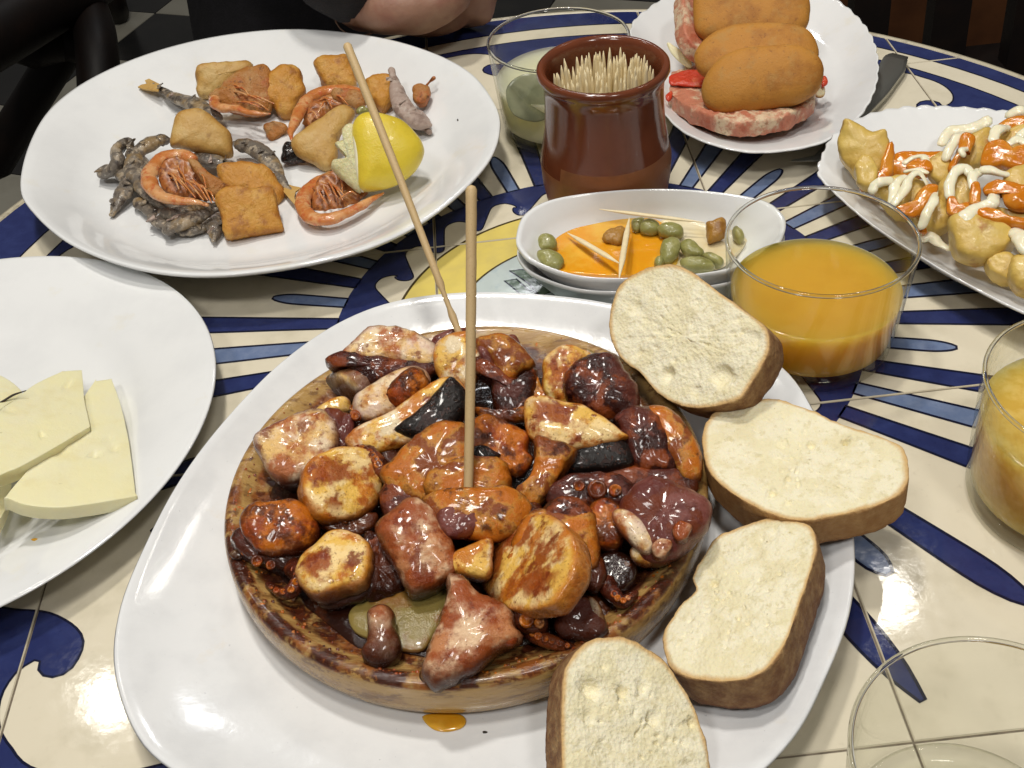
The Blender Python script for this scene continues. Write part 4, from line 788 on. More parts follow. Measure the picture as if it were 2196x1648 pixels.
tag(lump('fried_morsel','O',[(1485,340),(1540,330),(1610,300),(1640,340),(1640,430),(1570,470),(1510,490),(1495,420)],2.2,.4,'brownbit',tilt=.6,n=44,K=7,noises=((.08,1.5),(.05,4))),'brown fried morsel at the tip of the long toothpick','morsel')
def pick(a,b,za,zb,lab,r=.12):
    (x0,y0),(x1,y1)=Z('O',[a,b]); A=at(x0,y0,za); B=at(x1,y1,zb); n=14; P=[A+(B-A)*i/n for i in range(n+1)]; R=[r*min(1,.15+3.2*min(i/n,1-i/n)) for i in range(n+1)]
    o=tube('toothpick',P,R,'pick',None,nseg=8,flat=.7); tag(o,lab,'toothpick')
pick((705,238),(1480,335),2.9,2.5,'long toothpick lying across the back of the caper dish')
pick((470,412),(860,640),2.0,2.5,'toothpick lying slantwise in the orange oil, its point to the upper left',.15)
pick((925,300),(850,745),2.6,3.2,'toothpick crossing the others and resting on the front rim of the dish',.15)
# ------------------------------------------------------------ croquettes
tag(lump('tomato_bread','K',[(322,700),(324,690),(345,560),(350,550),(560,500),(1000,500),(1388,560),(1396,570),(1392,740),(1386,750),(1250,840),(1080,890),(900,905),(760,895),(600,855),(430,780)],2.0,.2,'crumbT',off=(0,52),thb=1.0,p=10,n=110,dens=.05,noises=((.16,1.1),(.10,2.5,1),(.06,5)),pits=[(820,880,60,.2),(1150,860,60,.2),(480,800,50,.2)]),'tomato-rubbed bread under the front croquette','bread')
tag(lump('tomato_bread','K',[(430,-60),(640,-90),(900,-60),(1000,60),(1000,330),(760,420),(560,400),(440,260),(428,120)],2.4,.2,'crumbT',off=(-20,20),thb=1.0,p=9,n=90,dens=.07,noises=((.08,1.2),(.05,4))),'tomato-rubbed bread showing at the left of the rear croquettes','bread')
tag(lump('tomato_pulp','K',[(330,560),(400,535),(520,520),(600,560),(590,640),(500,640),(400,630),(330,620)],2.35,.15,'tomato',tilt=.2,noises=((.08,2),(.04,5))),'red grated tomato left of the front croquette','tomato')
tag(lump('tomato_pulp','K',[(300,710),(345,680),(350,720),(320,750)],2.1,.15,'tomato',tilt=.2,n=30,K=5,noises=((.05,2),)),'small red tomato dab at the left end of the front bread','tomato')
tag(lump('tomato_pulp','K',[(1440,590),(1470,565),(1495,610),(1450,640)],2.2,.15,'tomato',tilt=.2,n=30,K=5,noises=((.05,2),)),'small red tomato dab right of the front croquette','tomato')
tag(lump('cheese_wedge','K',[(308,320),(340,325),(470,420),(490,500),(430,480),(345,400)],2.2,.12,'cheese',tilt=.7,n=36,K=6,p=4,noises=None),'thin white wedge left of the middle croquette','cheese')
tag(lump('bread_crumb','K',[(1400,650),(1470,640),(1460,700),(1410,710)],1.7,.15,'crumb',tilt=.3,n=30,K=5),'pale bread crumb right of the front croquette','crumb')
CN=((.05,.7),(.015,3),(.01,8))
tag(lump('croquette','K',[(565,700),(575,600),(640,490),(740,410),(880,360),(1050,342),(1250,340),(1390,390),(1455,470),(1455,580),(1410,680),(1270,765),(1030,815),(830,838),(700,840),(610,790)],4.0,1.15,'croq',tilt=.75,p=2.5,n=90,K=12,noises=CN,thb=1.3),'front croquette, largest and nearest of the three','croquette','croquettes on tomato bread')
tag(lump('croquette','K',[(522,500),(515,400),(600,285),(750,205),(950,180),(1200,185),(1350,230),(1415,330),(1415,440),(1300,560),(1000,600),(700,600),(580,560)],4.3,.95,'croq',tilt=.6,p=2.5,n=90,K=12,noises=CN,thb=1.2),'middle croquette, partly hidden behind the front one, with a brown scorch mark','croquette','croquettes on tomato bread')
tag(lump('croquette','K',[(520,-60),(700,-130),(1000,-150),(1270,-110),(1355,0),(1360,110),(1330,210),(1200,290),(900,310),(650,300),(530,250),(505,120)],4.6,.95,'croq',tilt=.6,p=2.7,n=90,K=12,noises=CN,thb=1.2),'rear croquette, cut by the top picture edge','croquette','croquettes on tomato bread')
# knife
def dense(P,n):
    P=np.array(P,float); Q=np.vstack([P,P[:1]]); d=np.r_[0,np.cumsum(np.linalg.norm(np.diff(Q,axis=0),axis=1))]; u=np.linspace(0,d[-1],n,endpoint=False); return np.stack([np.interp(u,d,Q[:,c]) for c in (0,1)],1)
kn=empty('table_knife',at(1890,200,.2),'grey steel knife handle under the croquette plate','knife')
def slab(name,pxs,z0,z1,mt,parent):
    P=[at(a,b,z1) for a,b in pxs]; n=len(P); V=[tuple(p) for p in P]+[(p[0],p[1],z0) for p in P]
    F=[tuple(range(n))]+[(i,(i+1)%n,n+(i+1)%n,n+i) for i in range(n)]
    return put(name,V,F,mt,P[0],parent,smooth=False)
hp=dense([(1948,122),(1912,113),(1896,120),(1870,168),(1845,215),(1800,280),(1790,300),(1812,300),(1850,258),(1905,200),(1942,148)],60)
P=[at(a,b,.62) for a,b in hp]; c3=np.mean(P,axis=0); R1=[np.array(P)*1.0]
r0=np.array(P); rin=c3+(r0-c3)*.86; rin[:,2]=.72
V,F=rings_mesh([np.array([c3[0],c3[1],.74]),rin,r0,np.column_stack([r0[:,:2],np.full(len(r0),.3)]),np.array([c3[0],c3[1],.28])])
put('handle',V,F,'steel',c3,kn)
tube('blade',[at(1800,290,.5),at(1760,340,.45),at(1700,345,.4)],[.35,.45,.1],'steel',kn,flat=.15,nseg=12)
# ------------------------------------------------------------ sauced potatoes
def pot_(pts,z,th,lab,**kw): return tag(lump('fried_potato','V',pts,z,th,'bravap',**{**dict(p=4.2,noises=((.16,.6),(.08,1.4,1),(.03,4))),**kw}),lab,'fried potato')
pot_([(185,500),(260,530),(340,565),(415,565),(435,640),(440,700),(420,790),(350,850),(280,890),(210,810),(160,730),(148,640),(165,570)],3.3,.8,'tall peaked potato chunk at the left end of the plate',tilt=.85)
pot_([(240,760),(290,700),(350,740),(360,830),(320,900),(250,860)],3.3,.5,'rounded potato piece at the foot of the tall peaked chunk',n=44)
pot_([(340,880),(480,830),(640,870),(690,930),(640,1030),(500,1060),(400,990)],2.6,.8,'potato under the looped mayonnaise, left')
pot_([(560,1010),(680,960),(770,1020),(780,1090),(700,1130),(600,1110)],2.5,.7,'small potato at the front rim beside a mayonnaise stripe')
pot_([(760,1080),(840,1050),(960,1080),(1080,1100),(1130,1170),(1080,1240),(930,1300),(810,1270),(765,1190)],3.1,.9,'large smooth potato chunk at the front rim')
pot_([(960,1290),(1050,1250),(1130,1290),(1120,1400),(1050,1410),(980,1360)],2.5,.6,'darker potato chunk below the large smooth one')
pot_([(1110,1280),(1200,1240),(1330,1300),(1340,1430),(1230,1490),(1130,1460),(1095,1380)],2.9,.8,'yellow potato chunk at the right picture edge near the rim')
pot_([(690,960),(720,850),(800,800),(880,830),(900,950),(860,1060),(770,1080)],3.1,.8,'upright potato in the middle of the plate')
pot_([(640,740),(740,700),(760,800),(720,870),(650,830)],2.9,.6,'small potato coated in sauce left of the middle',n=44)
pot_([(790,720),(850,640),(930,580),(990,560),(1000,660),(950,760),(860,790)],3.3,.7,'sauced potato at the back of the heap')
pot_([(1060,850),(1130,780),(1250,770),(1330,860),(1300,960),(1150,990),(1080,930)],4.0,.8,'potato on top of the heap at the right edge')
pot_([(940,1000),(1060,1020),(1180,1000),(1300,1050),(1330,1130),(1200,1150),(1050,1090)],3.2,.7,'potato beneath the orange sauce, right')
pot_([(1000,620),(1120,560),(1260,560),(1330,660),(1260,780),(1080,780),(990,720)],3.4,.8,'potato beneath the sauce at the back right')
def sau(pts,z,th,lab,**kw): return tag(lump('brava_sauce','V',pts,z,th,'brava',**{**dict(tilt=.55,noises=((.14,.9),(.06,3)),p=3),**kw}),lab,'sauce')
sau([(430,740),(480,690),(600,690),(720,695),(760,730),(720,800),(640,820),(520,830),(430,830),(410,790)],2.2,.35,'flat pool of orange sauce right of the tall peaked chunk')
sau([(520,760),(580,730),(660,740),(665,790),(600,800),(540,790)],3.3,.2,'orange sauce stripe over the left mayonnaise loops',n=40)
sau([(410,700),(445,640),(450,800),(380,850),(300,900),(270,880),(350,830)],3.2,.25,'sauce running down the right flank of the tall peaked chunk',n=48)
sau([(460,990),(560,950),(600,900),(660,865),(700,880),(660,960),(600,1040),(520,1050)],3.5,.25,'orange sauce on the potato left of the small mayonnaise stripe')
sau([(755,770),(790,720),(830,600),(870,590),(900,620),(880,700),(850,680),(800,760),(770,800)],3.9,.3,'orange sauce arch at the back of the heap',n=48)
sau([(940,700),(970,640),(1060,620),(1060,680),(1174,650),(1300,660),(1310,760),(1180,790),(1060,770),(1000,780),(930,760)],4.3,.35,'broad orange sauce patch at the back right')
sau([(750,940),(790,930),(830,990),(900,960),(880,1010),(800,1040),(750,1030)],3.7,.25,'orange sauce streak low in the middle',n=48)
sau([(880,860),(930,850),(940,920),(920,980),(870,970)],4.3,.2,'orange sauce drip between two mayonnaise stripes',n=36)
sau([(950,880),(1010,840),(1060,850),(1174,870),(1300,880),(1300,1000),(1174,1010),(1080,990),(1030,900),(960,930)],4.5,.3,'orange sauce patch on the right part of the heap')
sau([(920,1010),(1000,1000),(1100,1060),(1174,1080),(1300,1080),(1300,1110),(1120,1100),(980,1070),(930,1050)],4.1,.3,'orange sauce strand above the large smooth chunk')
sau([(1000,560),(1060,510),(1174,490),(1300,490),(1300,580),(1150,580),(1060,560)],4.3,.35,'deep orange sauce at the far right back')
sau([(595,1100),(640,1080),(640,1130),(600,1130)],2.9,.15,'small sauce dab at the front rim',n=28,K=5)
def mayo(pts,z,r,lab):
    q=Z('V',pts); n=len(q); zz=z if hasattr(z,'__len__') else [z]*n; P=[at(a,b,h-.12) for (a,b),h in zip(q,zz)]; r=[v*.76 for v in r]
    tag(tube('mayonnaise',P,r,'mayo',None,nseg=14,n=26,flat=.6,noises=((.10,1.1),(.05,2.6))),lab,'mayonnaise')
mayo([(335,895),(350,865),(390,850),(440,845)],[3.5,3.7,3.8,3.7],[.33,.33,.32,.28],'leftmost short mayonnaise stripe')
mayo([(445,965),(460,880),(490,840),(520,830)],[3.5,3.8,3.9,3.8],[.33,.3,.28,.25],'left leg of the mayonnaise zigzag')
mayo([(460,970),(510,900),(545,830),(590,800),(625,840),(640,870)],[3.6,3.9,4.1,4.2,4,3.8],[.32,.3,.3,.3,.28,.22],'right arch of the mayonnaise zigzag')
mayo([(515,745),(560,715),(610,710),(640,740),(670,745)],[3.3,3.5,3.5,3.5,3.4],[.22,.22,.22,.22,.2],'small mayonnaise squiggle over the sauce pool')
mayo([(520,790),(570,780),(640,800)],[3.2,3.4,3.4],[.22,.24,.2],'thin mayonnaise line under the squiggle')
mayo([(610,1095),(640,1020),(675,960),(690,900)],[3.4,3.9,4.1,4.0],[.32,.33,.28,.18],'slanting mayonnaise stripe near the front rim')
mayo([(760,930),(765,860),(800,790),(850,775),(890,830)],[4.1,4.4,4.6,4.6,4.4],[.32,.33,.35,.34,.3],'tall mayonnaise arch in the middle of the heap')
mayo([(890,880),(895,820),(930,790)],[4.5,4.7,4.6],[.3,.34,.3],'stubby mayonnaise stripe right of the tall arch')
mayo([(850,1060),(890,1010),(950,985),(1000,970),(1010,920)],[4.1,4.3,4.4,4.5,4.5],[.55,.48,.36,.36,.3],'thick mayonnaise drop above the large smooth chunk')
mayo([(950,785),(1010,790),(1080,810)],[4.8,4.9,4.8],[.3,.38,.3],'short horizontal mayonnaise bar')
mayo([(1000,620),(1020,570),(1080,550)],[4.7,4.9,4.7],[.38,.38,.3],'mayonnaise stripe at the back right')
mayo([(740,720),(760,670),(800,610),(840,590)],[3.8,4.1,4.3,4.2],[.3,.32,.3,.2],'mayonnaise stripe behind the sauce arch')
mayo([(720,640),(760,580),(880,560),(960,520)],[2.4,2.6,2.8,3.2],[.35,.4,.5,.55],'wide mayonnaise smear on the back wall of the plate')
mayo([(1090,640),(1140,620),(1180,640)],[4.9,5,4.9],[.3,.34,.3],'mayonnaise blob at the right edge, upper')
mayo([(1150,600),(1200,570),(1260,560)],[4.8,4.9,4.8],[.35,.35,.3],'mayonnaise stripe cut by the right edge, upper')
mayo([(1160,790),(1200,770),(1260,770)],[4.9,4.9,4.8],[.3,.3,.3],'mayonnaise blob cut by the right edge, middle')
mayo([(1130,1130),(1170,1180),(1200,1230),(1260,1220)],[3.9,4.1,4.0,3.9],[.5,.6,.5,.4],'thick mayonnaise patch at the right edge, lower')
mayo([(620,1160),(660,1150),(700,1190),(760,1220)],[2.5,2.6,2.4,2.3],[.3,.35,.3,.25],'mayonnaise trail on the plate bottom at the front rim')
mayo([(1100,480),(1150,460),(1220,470)],[4.2,4.4,4.3],[.4,.42,.4],'mayonnaise blob at the far back right')
mayo([(840,700),(830,680),(850,670)],[4.4,4.5,4.4],[.2,.25,.2],'small mayonnaise dot on the sauce arch')
# ------------------------------------------------------------ cheese
def ch(pts,z,th,lab,**kw): return tag(lump('cheese_slice','Q',pts,z,.05,'cheese',**{**dict(thb=th,p=14,n=110,K=8,dens=.08,noises=((.015,.8),(.01,3)),off=(1,th*38)),**kw}),lab,'cheese slice')
ch([(428,592),(432,590),(500,580),(508,588),(545,690),(578,830),(600,980),(614,1100),(610,1112),(400,1148),(260,1162),(120,1150),(32,1118),(28,1110),(170,940),(300,770)],2.35,.7,'triangular cheese slice lowest on the right of the plate',pits=[(490,850,18,.12),(520,895,22,.15),(425,920,22,.14),(265,905,35,.1)])
ch([(-60,780),(60,680),(150,610),(275,548),(285,545),(362,540),(372,550),(384,680),(408,790),(400,800),(300,860),(170,935),(50,995),(-60,1010)],3.0,.7,'pale cheese slice on top of the triangular one',pits=[(305,600,14,.2),(190,830,14,.15),(40,720,25,.08)])
ch([(-80,540),(0,565),(60,600),(100,650),(40,690),(-80,760)],3.2,.7,'cheese slice with a black rind line at the left picture edge')
ch([(-80,1000),(0,985),(45,1010),(50,1090),(20,1180),(-20,1230),(-80,1230)],2.0,.8,'small cheese end low at the left picture edge')
tag(tube('cheese_rind',[at(*Z('Q',[p])[0],3.3) for p in((-40,700),(10,680),(60,650),(118,630))],[.03,.05,.05,.02],'rind',None,nseg=6,n=14),'thin black rind thread on the leftmost cheese slice','rind')
for i,(pts,lab) in enumerate((([(720,205),(740,175),(765,172),(750,190),(730,205)],'longer orange smear on the rim of the cheese plate'),([(805,215),(820,208),(838,215),(825,226)],'smaller orange smear near the rim of the cheese plate'),([(140,1305),(158,1298),(175,1303),(160,1313)],'tiny orange crumb at the front of the cheese plate'))):
    o=lump('smear','Q',pts,(1.83,1.9,1.35)[i],.02,'oil',tilt=0,n=20,K=3,noises=None); tag(o,lab,'stain')

# ------------------------------------------------------------ fried fish platter
FZ=1.7
def fry(name,reg,pts,z,th,mt,lab,cat,**kw): return tag(lump(name,reg,pts,z,th,mt,**{**dict(p=3,noises=((.12,.8),(.08,2.2),(.03,5))),**kw}),lab,cat)
fry('fried_squid','E',[(815,240),(870,195),(960,185),(1100,180),(1225,190),(1240,240),(1160,260),(1060,360),(960,440),(900,450),(840,430),(830,330)],2.2,.6,'friedt','square tan batter piece farthest back on the platter','fried piece',tilt=.8)
fry('fried_shrimp','E',[(915,440),(980,400),(1080,300),(1180,230),(1330,212),(1380,260),(1400,350),(1400,480),(1360,570),(1200,580),(1060,545),(980,490)],2.6,.7,'crisp','crisp brown battered tangle in the back row','fried piece')
fry('fried_squid','E',[(1290,380),(1370,280),(1460,212),(1540,215),(1600,250),(1612,330),(1640,410),(1580,500),(1540,600),(1450,600),(1400,520),(1320,470)],2.3,.8,'fried','rounded golden chunk at the right of the back row','fried piece')
fry('fried_squid','E',[(670,620),(710,555),(830,535),(900,560),(1000,640),(1080,710),(1100,800),(1095,880),(1000,885),(850,850),(700,815),(635,800)],3.2,.8,'friedt','pale tan squid block on top of the anchovies','fried piece',tilt=.7,noises=((.08,.7),(.03,2)))
fry('fried_fish_block','E',[(985,965),(1060,935),(1200,930),(1320,950),(1400,1000),(1440,1070),(1480,1130),(1450,1220),(1380,1260),(1150,1180),(1020,1090)],1.9,.65,'fried','upper golden piece behind the front square block','fried piece')
fry('fried_fish_block','E',[(972,1200),(1010,1140),(1100,1110),(1250,1120),(1380,1110),(1420,1180),(1445,1300),(1475,1420),(1440,1445),(1330,1455),(1150,1480),(1060,1488),(1030,1440),(1010,1330)],2.05,.75,'fried','front golden square block nearest the rim','fried piece',p=5,tilt=.75,noises=((.09,.8),(.06,2.2,1),(.03,6)))
fry('fried_squid','F',[(390,200),(440,150),(540,142),(640,145),(690,250),(700,380),(620,400),(480,375),(430,290)],2.2,.75,'fried','golden chunk touching the slanting skewer at the back','fried piece')
fry('fried_squid','F',[(770,320),(880,280),(970,290),(1000,350),(990,430),(950,500),(900,560),(850,500),(780,420)],2.1,.7,'fried','golden chunk right of the slanting skewer','fried piece')
e=empty('fried_squid',at(*Z('F',[(450,760)])[0],1.1),'tan cone-shaped squid with purple tentacles, left of the lemon','fried piece')
lump('mantle','F',[(225,760),(340,660),(450,600),(560,520),(640,510),(690,560),(650,650),(580,740),(565,880),(520,960),(470,985),(380,935),(290,890),(230,830)],2.4,.65,'friedt',e,noises=((.10,.8),(.04,2.5)))
lump('tentacles','F',[(148,900),(165,800),(210,780),(290,830),(330,900),(260,920),(190,930)],1.7,.45,'o_dark',e,noises=((.15,1.5),(.08,4)))
fry('batter_crumb','E',[(1330,650),(1400,620),(1490,640),(1500,690),(1440,730),(1390,770),(1350,720)],1.4,.3,'crisp','small broken batter crumb in the middle of the platter','crumb',n=40)
fry('batter_crumb','F',[(1115,370),(1170,350),(1230,370),(1245,430),(1220,500),(1160,510),(1110,450)],2.1,.45,'crisp','knobbly brown morsel at the right end of the food','fried piece',n=44)
tag(tube('orange_feeler',[at(*Z('F',[p])[0],z) for p,z in(((1205,370),2.2),((1235,335),2.5),((1275,300),2.8))],[.09,.07,.12],'shleg',nseg=8,n=12,noises=((.03,3),)),'small orange feeler sticking up from the knobbly morsel','feeler')
fry('green_caper','F',[(705,540),(740,515),(785,530),(780,562),(720,565)],3.9,.2,'olive','green caper bit on top of the lemon','caper',n=30,K=5)
# shrimps
def shrimp(lab,reg,body,z,r,legs,seed,head=None,inner=None,parts2=()):
    q=Z(reg,body); P=np.array([at(a,b,z+.25*math.sin(i/len(q)*3)) for i,(a,b) in enumerate(q)]); n=60
    e=empty('shrimp',P[len(P)//2]*np.array([1,1,0])+np.array([0,0,1.1]),lab,'shrimp')
    r*=.9; R=np.interp(np.linspace(0,1,n),[0,.15,.5,.85,1],[r*.75,r,r*.95,r*.6,r*.2])
    tube('shell',smooth_open(P,n),R,'shrimp',e,nseg=20,bands=7,flat=.8,noises=((.05,1.5),(.03,4)))
    if head is not None: lump('head',reg,head,z+.3,.35,'crisp',e,n=44,K=7,noises=((.10,1.5),(.05,4)))
    if inner is not None:
        ii=np.array(inner,float); ii=(ii-ii.mean(0))*1.22+ii.mean(0); lump('belly',reg,ii.tolist(),z-.05,.28,'shleg',e,n=60,K=8,noises=((.18,1.6,1),(.10,4)))
    r_=random.Random(seed); lp=[]
    for a,b in legs:
        qa=Z(reg,[a,b]); A=at(*qa[0],z+.35); B=at(*qa[1],z+.45); m_=(A+B)/2+np.array([r_.uniform(-.2,.2),r_.uniform(-.2,.2),.3])
        tube('leg',[A,m_,B],[.075,.065,.035],'shrimp',e,nseg=6,n=9)
    return e
shrimp('curled orange shrimp lying on the grey anchovies at the left','E',[(800,900),(720,872),(620,885),(530,940),(480,1030),(500,1110),(580,1180),(700,1205),(820,1215),(910,1235)],2.9,.52,
 [((650,1000),(820,1180)),((690,970),(760,1100)),((720,1040),(880,1200)),((760,1060),(910,1200)),((800,1050),(940,1150)),((610,1000),(700,1120)),((780,1080),(850,1120)),((860,1090),(940,1220)),((640,1040),(760,1130)),((900,1130),(960,1210)),((700,930),(770,1080)),((830,1000),(900,1110))],1,
 head=[(760,900),(830,910),(920,1000),(1010,1060),(1070,1110),(1010,1160),(940,1180),(880,1080),(800,980)],inner=[(600,960),(700,920),(800,960),(870,1060),(920,1160),(800,1180),(680,1150),(600,1080)])
shrimp('orange-red shrimp arching behind the squid cone','F',[(760,430),(640,400),(500,400),(380,440),(300,520),(260,600),(220,700),(225,760)],2.2,.5,
 [((420,470),(520,520)),((450,450),(560,490)),((480,480),(420,560)),((350,560),(420,600)),((520,440),(640,500))],2,
 head=[(520,390),(620,380),(740,400),(800,460),(740,520),(640,510),(540,460)],inner=[(340,560),(400,480),(520,450),(600,500),(500,560),(380,640),(340,660)])
shrimp('flattened orange shrimp at the front under the lemon','F',[(520,1020),(400,1090),(320,1170),(310,1260),(370,1330),(480,1345),(600,1310),(720,1250),(820,1190),(900,1150)],1.5,.48,
 [((460,1090),(520,1220)),((490,1060),(560,1180)),((520,1080),(600,1200)),((440,1130),(480,1230)),((550,1100),(620,1170)),((580,1190),(700,1160)),((560,1040),(600,1140))],3,
 inner=[(400,1140),(480,1040),(580,1020),(690,1080),(740,1150),(640,1240),(500,1270),(410,1240)])
shrimp('battered shrimp with pale legs in the back row','E',[(980,400),(960,480),(1010,520),(1120,530),(1240,560),(1370,565)],2.7,.36,
 [((1100,400),(1280,470)),((1150,430),(1330,480)),((1200,440),(1400,490)),((1080,380),(1230,450)),((1180,480),(1360,540)),((1060,360),(1190,400)),((1130,480),(1310,520))],4)
# anchovies
def fish(lab,reg,path,z,r,mt='fish',tail=None,headend=False,seed=0):
    nn_=60
    q=Z(reg,path); zz=z if hasattr(z,'__len__') else [z]*len(q); P=np.array([at(a,b,h) for (a,b),h in zip(q,zz)])
    e=empty('fried_anchovy',P[0]*np.array([1,1,0])+np.array([0,0,1.1]),lab,'fish'); n=nn_
    r*=1.12; R=np.interp(np.linspace(0,1,n),[0,.06,.14,.19,.35,.7,.93,1],[r*.3,r*.7,r*.92,r*.8,r,r*.68,r*.28,r*.3])
    tube('body',smooth_open(P,n),R,mt,e,nseg=26,flat=.72,noises=((.07,1.2),(.04,3,1),(.015,7)))
    rr_=random.Random(int(P[0][0]*97)); SP=smooth_open(P,30)
    for k_ in range(3):
        c_=SP[rr_.randrange(4,26)]+np.array([rr_.uniform(-.35,.35),rr_.uniform(-.35,.35),r*.55]); v=[c_+np.array([rr_.uniform(-.4,.4),rr_.uniform(-.4,.4),rr_.uniform(-.1,.25)]) for _ in range(4)]
        put('flake',v+[q_-np.array([0,0,.07]) for q_ in v],[(0,1,2,3),(7,6,5,4),(0,4,5,1),(1,5,6,2),(2,6,7,3),(3,7,4,0)],rr_.choice(('fish','fishp','fish')),c_,e,smooth=False)
    if tail:
        c=Z(reg,tail); Q=np.array([at(a,b,zz[-1]+.1) for a,b in c]); n=len(Q); V=list(Q+np.array([0,0,.04]))+list(Q-np.array([0,0,.05]))
        F=[tuple(range(n)),tuple(range(2*n-1,n-1,-1))]+[(i,n+i,n+(i+1)%n,(i+1)%n) for i in range(n)]
        put('tail_fin',V,F,'friedt' if mt=='fish' else mt,Q[0],e,smooth=False)
    return e
fish('anchovy with a yellowish forked tail pointing at the back-left rim','E',[(1010,600),(920,560),(830,500),(740,470),(640,430),(560,380),(520,355)],[1.9,2,2,1.9,1.9,2.0,2.1],.55,tail=[(560,350),(500,320),(450,292),(440,310),(465,345),(420,355),(398,370),(440,385),(500,395),(550,400)])
fish('anchovy bent over at the far left, its head hanging down','E',[(120,990),(190,990),(250,930),(240,850),(290,790),(335,790),(330,880)],[1.6,1.9,2.3,2.6,2.7,2.6,2.4],.55)
fish('short anchovy tail piece pointing down-left off the heap','E',[(340,1060),(310,1120),(270,1190),(230,1260),(205,1310)],[2.0,1.8,1.6,1.4,1.3],.52)
fish('anchovy lying behind the curled shrimp up to the squid block','E',[(640,760),(560,760),(480,790),(410,840),(375,910),(370,980)],[2.2,2.4,2.4,2.3,2.2,2.1],.5)
fish('long anchovy running under the curled shrimp toward the front block','E',[(320,970),(400,1050),(480,1140),(560,1210),(680,1260),(800,1290),(900,1300)],[2.3,2.2,2.0,1.9,1.8,1.7,1.6],.52)
fish('anchovy lying crosswise at the front of the heap, tail to the right','E',[(590,1420),(640,1400),(740,1360),(850,1320),(950,1280),(1000,1260)],[1.6,1.8,1.9,1.9,1.9,1.9],.55)
fish('small anchovy head stub left of the crosswise fish','E',[(480,1320),(540,1350),(600,1400),(660,1450)],[1.7,1.7,1.6,1.4],.38)
fish('ragged anchovy end poking out beside the front square block','E',[(960,1330),(960,1390),(960,1440),(955,1500)],[1.7,1.6,1.5,1.4],.42)
fish('speckled anchovy running to the middle of the platter, tail toward the viewer','E',[(1110,780),(1200,800),(1300,850),(1380,930),(1430,1020),(1490,1100),(1530,1140)],[2.1,2.2,2.1,1.9,1.7,1.5,1.4],.55,tail=[(1480,1080),(1540,1100),(1605,1112),(1560,1140),(1550,1180),(1565,1250),(1520,1200),(1470,1140)])
fish('dark anchovy piece under the pale squid block','E',[(780,900),(880,900),(980,920),(1080,950),(1140,960)],[2.0,2.1,2.1,2.0,1.8],.5)
fish('shadowed anchovy at the bottom of the heap','E',[(380,1200),(470,1260),(560,1300),(660,1320),(760,1380)],[1.5,1.5,1.5,1.5,1.5],.45)
fish('dark anchovy scrap behind the crosswise fish','E',[(700,1430),(800,1420),(900,1400),(960,1390)],[1.4,1.4,1.4,1.4],.42)
fish('anchovy wedged between the bent-over one and the curled shrimp','E',[(350,830),(370,900),(350,980),(380,1060),(430,1130)],[2.5,2.4,2.2,2.0,1.8],.5)
fish('anchovy lying beneath the curled shrimp shell at its left','E',[(420,880),(430,980),(450,1080),(500,1180),(580,1270),(680,1330)],[1.9,1.9,1.8,1.7,1.6,1.5],.5)
fish('anchovy under the far-left bent one, pointing to the front rim','E',[(230,960),(290,1010),(330,1090),(320,1180)],[1.7,1.8,1.8,1.6],.45)
fish('anchovy between the crosswise fish and the curled shrimp','E',[(560,1290),(700,1300),(850,1260),(980,1230)],[1.9,2.0,2.0,1.9],.42)
fish('pinkish opened fish standing behind the lemon, tail up','F',[(1240,650),(1150,620),(1080,560),(1030,490),(1000,400),(980,310),(960,240)],[1.8,2.0,2.2,2.4,2.6,2.9,3.2],.62,mt='fishp')
fish('stub of pinkish fish under the lemon tip','F',[(1080,560),(1140,600),(1210,660),(1240,700)],[1.6,1.6,1.5,1.4],.6,mt='fishp')
# lemon
le=empty('lemon_wedge',at(*Z('F',[(930,900)])[0],1.1),'bright yellow lemon half with ragged pulp facing left','lemon')
lump('rind','F',[(668,700),(700,600),(780,558),(900,570),(1040,615),(1150,720),(1200,810),(1195,890),(1130,1000),(1010,1085),(870,1130),(740,1135),(705,1040),(690,880)],3.4,1.15,'lemon',le,tilt=.85,p=2.6,n=90,K=12,noises=((.04,.6),(.01,4)),thb=1.1)
lump('pulp','F',[(690,660),(610,665),(590,720),(640,750),(560,770),(550,800),(620,860),(610,900),(525,915),(512,960),(560,1020),(650,1090),(700,1135),(740,1130),(730,900)],3.3,.5,'pulp',le,tilt=.8,p=3,n=90,noises=((.08,1.5),(.05,4)))
lump('pith','F',[(672,700),(700,640),(720,620),(740,900),(760,1120),(735,1140),(700,1040),(685,880)],3.35,.7,'pith',le,tilt=.85,n=50,noises=None)
# ------------------------------------------------------------ background: person, chairs, cabinet
pe=empty('person',(-10,98,-75),'person in a black knitted top seated behind the table, bare hand resting on its edge','person')
def joined(name,tubes,mt,parent,vox,loc):
    """several swept limbs fused into one continuous surface"""
    V=[];F=[]
    for path,rad,flat in tubes:
        o=tube('tmp',path,rad,mt,None,nseg=16,flat=flat,n=max(12,len(path)*5)); me=o.data; b=len(V); l=np.array(ORI[o.name])
        V+=[tuple(np.array(v.co)/S+l) for v in me.vertices]; F+=[tuple(b+i for i in p.vertices) for p in me.polygons]; bpy.data.objects.remove(o)
    o=put(name,V,F,mt,loc,parent); r=o.modifiers.new('remesh','REMESH'); r.mode='VOXEL'; r.voxel_size=vox*S; r.use_smooth_shade=True
    s=o.modifiers.new('smooth','SMOOTH'); s.factor=.6; s.iterations=4; return o
hz=2.6
w0=at(735,-40,6); w1=at(790,10,3.6); k1=at(900,0,4.0); k2=at(985,-5,3.6); k3=at(1040,-25,3.4)
hand=[([at(700,-90,7),w0,w1],[2.4,2.3,2.1],.8),([w1,at(850,5,4.2),k1,at(950,-15,4.4)],[2.3,2.7,2.9,2.5],.75)]
